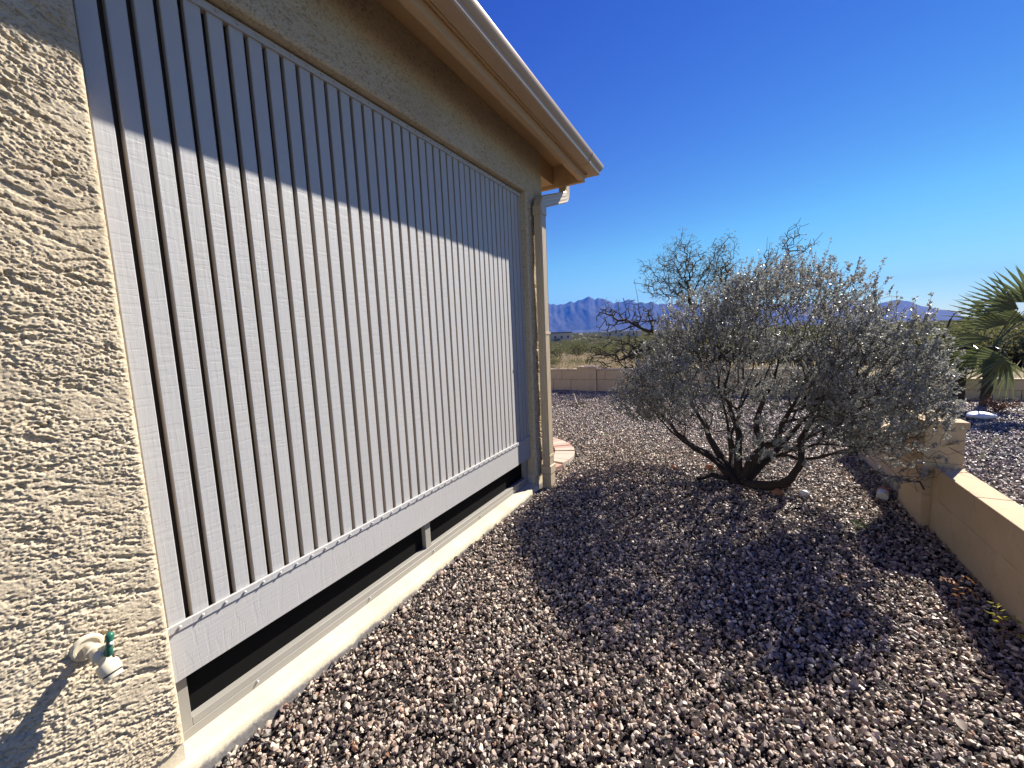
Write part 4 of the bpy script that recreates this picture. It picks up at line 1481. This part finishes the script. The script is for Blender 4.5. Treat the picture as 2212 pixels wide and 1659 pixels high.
sprig_plant("seedling", "small yellow leafed seedling on a red stem, nearest the bottom right corner beside the wall", "seedling", (1.035, 2.44, 0.0),
            [[(0, 0, 0), (0, .005, .08), (-.006, .01, .145)], [(-.004, .008, .11), (-.02, .0, .15), (-.045, -.01, .165)], [(-.004, .01, .13), (-.015, .02, .175), (-.022, .03, .20)],
             [(0, .005, .09), (.04, .0, .095), (.06, -.01, .085)], [(-.004, .008, .12), (.02, .01, .145), (.04, .015, .15)]], M["yellow_leaf"], M["red_stem"], 0.030, 5, "seedlings by the block wall", 0.1)
sprig_plant("seedling", "small brownish seedling with drooping yellow brown leaflets, by the wall just behind the nearest one", "seedling", (0.985, 2.70, 0.0),
            [[(0, 0, 0), (.002, .004, .08), (-.004, .006, .16)], [(-.002, .004, .13), (-.03, .0, .16), (-.075, -.01, .165)], [(-.003, .005, .15), (.02, .01, .185), (.07, .01, .16)],
             [(0, .004, .12), (.03, .0, .13), (.07, -.01, .10)]], M["rust_leaf"], M["red_stem"], 0.026, 7, "seedlings by the block wall", 0.35)
sprig_plant("dry_shrub", "low rusty brown dry shrub at the foot of the fan palm", "shrub", (3.42, 8.75, 0.0),
            [[(0, 0, 0), (0.08 * math.cos(a) * s, 0.08 * math.sin(a), 0.10), (0.30 * math.cos(a) * s, 0.16 * math.sin(a), 0.12 + 0.13 * random.random())] for a, s in
             [(random.uniform(0, 6.28), random.uniform(.7, 1.3)) for _ in range(46)]], M["rust_leaf"], M["red_stem"], 0.042, 9, None, 0.2)
sprig_plant("weed", "tiny fresh green weed under the silver bush near the wall", "weed", (0.78, 3.55, 0.0),
            [[(0, 0, 0), (0.02 * math.cos(a), 0.02 * math.sin(a), 0.03), (0.05 * math.cos(a), 0.05 * math.sin(a), 0.06)] for a in (0.2, 1.4, 2.5, 3.8, 5.2)], M["green_weed"], M["green_weed"], 0.03, 4)
sprig_plant("weed", "tiny pale green weed alone in the open gravel beyond the brick patio", "weed", (-1.60, 5.55, 0.0),
            [[(0, 0, 0), (0.03 * math.cos(a), 0.03 * math.sin(a), 0.02), (0.07 * math.cos(a), 0.07 * math.sin(a), 0.035)] for a in (0.2, 1.4, 2.5, 3.8, 5.2)], M["green_weed"], M["green_weed"], 0.035, 4)
sprig_plant("leaf_clump", "small clump of dry tan leaves caught at the foot of the near wall corner", "leaf clump", (-1.60, 0.475, 0.035),
            [[(0, 0, 0), (0.015 * math.cos(a), 0.02 * math.sin(a), 0.012), (0.03 * math.cos(a), 0.04 * math.sin(a), 0.03)] for a in np.linspace(0, 6.0, 9)], M["dry_leaf"], M["dry_leaf"], 0.03, 4)

ag = tag(empty("agave", (-2.78, 7.87, 0)), "small withered agave with a few spiky blades in front of the back wall", "agave")
for k, (a_, tilt, L_) in enumerate([(2.3, 0.75, 0.34), (0.25, 0.35, 0.30), (0.05, 0.22, 0.24), (1.5, 1.1, 0.26), (3.4, 0.3, 0.28), (4.2, 0.5, 0.2), (5.2, 0.3, 0.26), (2.9, 0.2, 0.22), (0.8, 0.55, 0.2)]):
    d = Vector((math.cos(a_) * math.cos(tilt), math.sin(a_) * math.cos(tilt), math.sin(tilt)))
    s = d.cross(Vector((0, 0, 1))).normalized()
    n_ = s.cross(d)
    V = []
    for tt, w in ((0, .018), (.4, .022), (.75, .013), (1, .001)):
        c_ = d * L_ * tt + Vector((0, 0, 0.01))
        V += [tuple(c_ - s * w + n_ * w * .5), tuple(c_ - n_ * w * .2), tuple(c_ + s * w + n_ * w * .5)]
    F_ = []
    for q in range(3):
        F_ += [(q * 3, q * 3 + 1, q * 3 + 4, q * 3 + 3), (q * 3 + 1, q * 3 + 2, q * 3 + 5, q * 3 + 4)]
    add("blade", mesh_np("blade", np.array(V), np.array(F_), M["agave"]), ag)


# ------------------------------------------------------------------ loose stones, leaves and twigs
def rock(name, label, loc, size, mat, group=None, seed=0, rz=0.0):
    bm = bmesh.new()
    bmesh.ops.create_icosphere(bm, subdivisions=3, radius=1.0)
    g = np.random.default_rng(900 + seed)
    ph = g.uniform(0, 6.28, 6)
    for v_ in bm.verts:
        p_ = v_.co
        v_.co = p_ * (1 + 0.14 * math.sin(2.3 * p_.x + ph[0]) * math.cos(2.9 * p_.y + ph[1]) + 0.07 * math.sin(5.1 * p_.y + ph[2]) * math.sin(4.7 * p_.z + ph[3]) + 0.03 * math.sin(11 * p_.x + ph[4]) * math.sin(9 * p_.z + ph[5]))
    for f_ in bm.faces: f_.smooth = True
    me = bpy.data.meshes.new(name)
    bm.to_mesh(me); bm.free()
    me.materials.append(mat)
    me.name = name
    o_ = add(name, me)
    o_.location = loc; o_.scale = size; o_.rotation_euler = (0, 0, rz)
    tag(o_, label, "stone", group)
    return o_


rock("stone", "orange stone behind the left stem of the silver bush", (-0.22, 4.55, 0.03), (0.035, 0.03, 0.035), M["orange_stone"], "orange stones under the bush", 1)
rock("stone", "orange stone farthest left under the silver bush", (-0.55, 4.42, 0.02), (0.032, 0.03, 0.03), M["orange_stone"], "orange stones under the bush", 2)
rock("stone", "red orange stone right of the silver bush's base under its low bent stem", (0.33, 4.05, 0.02), (0.04, 0.032, 0.036), M["orange_stone"], "orange stones under the bush", 3)
rock("stone", "flat bright white stone on the gravel in front of the fan palm", (3.05, 8.2, 0.04), (0.15, 0.11, 0.055), M["pale_stone"], None, 4, 0.2)
rock("stone", "white stone on the gravel right of the silver bush's base", (0.52, 4.1, 0.02), (0.035, 0.028, 0.035), M["pale_stone"], None, 5)
rock("stone", "pale tan stone at the foot of the near wall corner", (-1.612, 0.43, 0.03), (0.035, 0.04, 0.03), M["dry_leaf"], None, 6)
pp = tag(empty("pipe_stub", (1.07, 4.27, 0)), "short white pipe stub lying against the foot of the block pillar", "pipe")
mb = MB(); mb.tube([(-0.03, -0.10, 0.045), (0.0, 0.0, 0.045)], 0.038, 14)
o_ = mb.build("pipe", M["pvc"], pp, autosmooth=40)
mb = MB(); mb.tube([(0.0, 0.0005, 0.045), (0.012, 0.04, 0.045)], 0.043, 14)
o_ = mb.build("coupling", M["orange_stone"], pp, autosmooth=40)

leaf_me = []
for k in range(5):
    g = np.random.default_rng(60 + k)
    V, F_ = [], []
    nseg = 5
    curl = g.uniform(0.2, 0.9)
    for i in range(nseg + 1):
        s = i / nseg
        w = 0.30 * math.sin(math.pi * min(max(s, 0.03), 0.985)) ** 0.8
        zc = 0.25 * math.sin(s * 2.6 + k) * curl
        V += [(s - 0.5, -w, zc + curl * 0.20), (s - 0.5, 0, zc), (s - 0.5, w, zc + curl * 0.14)]
    for i in range(nseg):
        a_ = i * 3
        F_ += [(a_, a_ + 1, a_ + 4, a_ + 3), (a_ + 1, a_ + 2, a_ + 5, a_ + 4)]
    leaf_me.append(mesh_np("fallen_leaf", np.array(V), np.array(F_), M["dry_leaf"], True))
spots = []
while len(spots) < 46:
    x, y = random.uniform(-0.9, 1.12), random.uniform(1.2, 3.9)
    if x < 0.1 and random.random() < 0.7: continue
    spots.append((x, y))
for k, (x, y) in enumerate(spots):
    o_ = add("fallen_leaf", leaf_me[k % 5])
    s = random.uniform(0.022, 0.05)
    o_.location = (x, y, 0.016); o_.scale = (s, s, s)
    o_.rotation_euler = (random.uniform(-.4, .4), random.uniform(-.4, .4), random.uniform(0, 6.28))
    tag(o_, "pale curled fallen leaf lying on the gravel", "leaf", "fallen leaves on the gravel")
for k in range(16):
    x, y = random.uniform(-0.5, 1.05), random.uniform(1.25, 3.2)
    mb = MB()
    a_ = random.uniform(0, 6.28); L_ = random.uniform(0.05, 0.13)
    p = [Vector((L_ * (t_ - .5) * math.cos(a_) + random.uniform(-.008, .008), L_ * (t_ - .5) * math.sin(a_) + random.uniform(-.008, .008), 0.018 + random.uniform(0, .008))) for t_ in np.linspace(0, 1, 5)]
    mb.tube(p, [0.0016, 0.0016, 0.0014, 0.0012, 0.0008], 5)
    o_ = mb.build("fallen_twig", M["dry_leaf"])
    o_.location = (x, y, 0)
    tag(o_, "thin dry twig lying on the gravel", "twig", "fallen twigs on the gravel")


# ------------------------------------------------------------------ open desert: scrub, grass, far houses
def scrub_mesh(seed, n=900, mat=None, green=1.0):
    g = np.random.default_rng(seed)
    nl = 7
    cs = g.normal(0, 1, (nl, 3)) * np.array([0.38, 0.38, 0.16]) + np.array([0, 0, 0.62])
    k = g.integers(0, nl, n)
    q = g.standard_normal((n, 3)); q /= np.linalg.norm(q, axis=1)[:, None]
    p = cs[k] + q * (g.random((n, 1)) ** 0.5) * np.array([0.40, 0.40, 0.36])
    p[:, 2] = np.maximum(p[:, 2], 0.08)
    d = q + np.array([0, 0, 0.6]) + g.normal(0, 0.4, (n, 3))
    global rng
    keep = rng; rng = g
    V, F_ = leaf_quads(p, d, g.uniform(0.07, 0.16, n), g.uniform(0.035, 0.07, n))
    rng = keep
    # a few stems
    ns = 16
    a = np.zeros((ns, 3)); b = p[g.integers(0, n, ns)]
    SV, SF = tubes(np.concatenate([a, b]), np.concatenate([np.full(ns, -1), np.arange(ns)]), np.full(2 * ns, 0.012), 3)
    me = mesh_np("scrub_shape", np.concatenate([V, SV]), [F_, SF + len(V)], mat or M["scrub"])
    me.materials.append(M["bark"])
    mi = np.zeros(len(me.polygons), np.int32); mi[len(F_):] = 1
    me.polygons.foreach_set("material_index", mi)
    return me


shapes = [scrub_mesh(300 + k) for k in range(7)]
n = 7000
r = np.exp(rng.uniform(math.log(22), math.log(1500), n))
a = np.radians(rng.uniform(-42, 40, n))
x, y = r * np.sin(a), r * np.cos(a)
clear = (r < 80) & (rng.random(n) < np.interp(r, [22, 55, 80], [0.965, 0.94, 0.3]) * np.interp(np.degrees(a), [-12, -4, 4], [1.0, 0.8, 0.35]))
clear |= (np.abs(x + 0.5) < 2.0) & (y < 15)
x, y, r = x[~clear], y[~clear], r[~clear]
z = land_z(x, y) - 0.05
s = rng.uniform(0.7, 1.45, len(x)) * np.clip(1 + (r - 150) / 500, 1, 2.0)
o = instancer("desert_scrub", np.stack([x, y, z], -1), np.stack([0 * x, 0 * x, rng.uniform(0, 6.28, len(x))], -1),
              np.stack([s * rng.uniform(0.9, 1.5, len(x)), s * rng.uniform(.9, 1.5, len(x)), s * rng.uniform(0.8, 1.25, len(x))], -1), rng.integers(0, 7, len(x)), shapes)
tag(o, "olive green desert scrub covering the open land beyond the walls", "scrub", None, "stuff")

# nearest shrubs one can tell apart
for k, (x, y, s, lb) in enumerate([(-8.6, 20.5, 0.6, "olive desert shrub among straw grass, beside the house corner"), (-6.9, 20.8, 0.55, "olive desert shrub right above the back wall's capped pillar"),
                                   (-5.0, 15.4, 0.32, "small olive desert shrub just beyond the back wall, right of its pillar"), (-6.6, 15.2, 0.30, "small olive desert shrub just over the back wall, left of its pillar")]):
    rt = tag(empty("desert_shrub", (x, y, float(land_z(x, y)) - 0.03)), lb, "shrub", "desert shrubs beyond the back wall")
    ob = add("foliage", shapes[k], rt); ob.scale = (s * 1.3, s * 1.3, s); ob.rotation_euler = (0, 0, k * 1.3)
    ob["kind"] = "stuff"

nb = 130000
gy = 10.6 + 70 * rng.random(nb) ** 1.7; gx = rng.uniform(-0.75, 0.75, nb) * (gy + 6)
keep_ = rng.random(nb) < np.interp(gx / (gy + 6), [-0.15, 0.05], [1.0, 0.08])
pat_ = np.where(keep_, 0.0, -9.0) + np.sin(gx * 0.9 + 0.5) + np.sin(gy * 0.8 - gx * 0.3) + rng.normal(0, 0.6, nb)
ok = (pat_ > -0.6)
gx, gy = gx[ok], gy[ok]
gb = np.stack([gx, gy, land_z(gx, gy) - 0.03], -1)
gd = norm(np.concatenate([rng.normal(0, 0.35, (len(gx), 2)), np.ones((len(gx), 1))], 1))
LV, LF = leaf_quads(gb, gd, rng.uniform(0.18, 0.5, len(gx)), rng.uniform(0.018, 0.04, len(gx)) * (1 + gy / 40))
o = add("dry_grass", mesh_np("dry_grass", LV, LF, M["dry_grass"]))
tag(o, "straw coloured dry grass just beyond the back wall", "grass", None, "stuff")


def polar(azd, dist): return dist * math.sin(math.radians(azd)), dist * math.cos(math.radians(azd))


def far_house(label, azd, dist, w, h, d, roof_mat, roof_h):
    x, y = polar(azd, dist)
    z = float(land_z(x, y))
    rt = tag(empty("distant_house", (x, y, z)), label, "house")
    rt.rotation_euler = (0, 0, -math.radians(azd))
    MB().box(-w / 2, w / 2, 0, d, -1, h).build("wall", M["far_wall"], rt)
    MB().box(-w / 2 - .4, w / 2 + .4, -.4, d + .4, h + 0.01, h + roof_h).build("roof", roof_mat, rt)
    for k in range(3):
        xx = -w / 2 + w * (k + 0.6) / 3.3
        MB().box(xx, xx + 0.9, -0.05, 0.1, h * 0.45, h * 0.70).build("window", M["pole"], rt)
    return rt


far_house("distant tan house with a dark flat roof, left beside the house corner", -21.6, 190, 9.5, 4.2, 6, M["far_roof"], 0.5)
far_house("distant long house with a white roof behind the mesquite branches", -13.6, 230, 20, 3.6, 8, M["far_white"], 0.5)
px_, py_ = polar(14.6, 420)
up = tag(empty("utility_pole", (px_, py_, float(land_z(px_, py_)))), "distant utility pole in front of the right hand mountain", "utility pole")
MB().tube([(0, 0, -1), (0, 0, 10.0)], [0.5, 0.42], 6).build("post", M["pole"], up)
MB().box(-1.2, 1.2, -0.1, 0.1, 8.0, 8.25).build("crossarm", M["pole"], up)
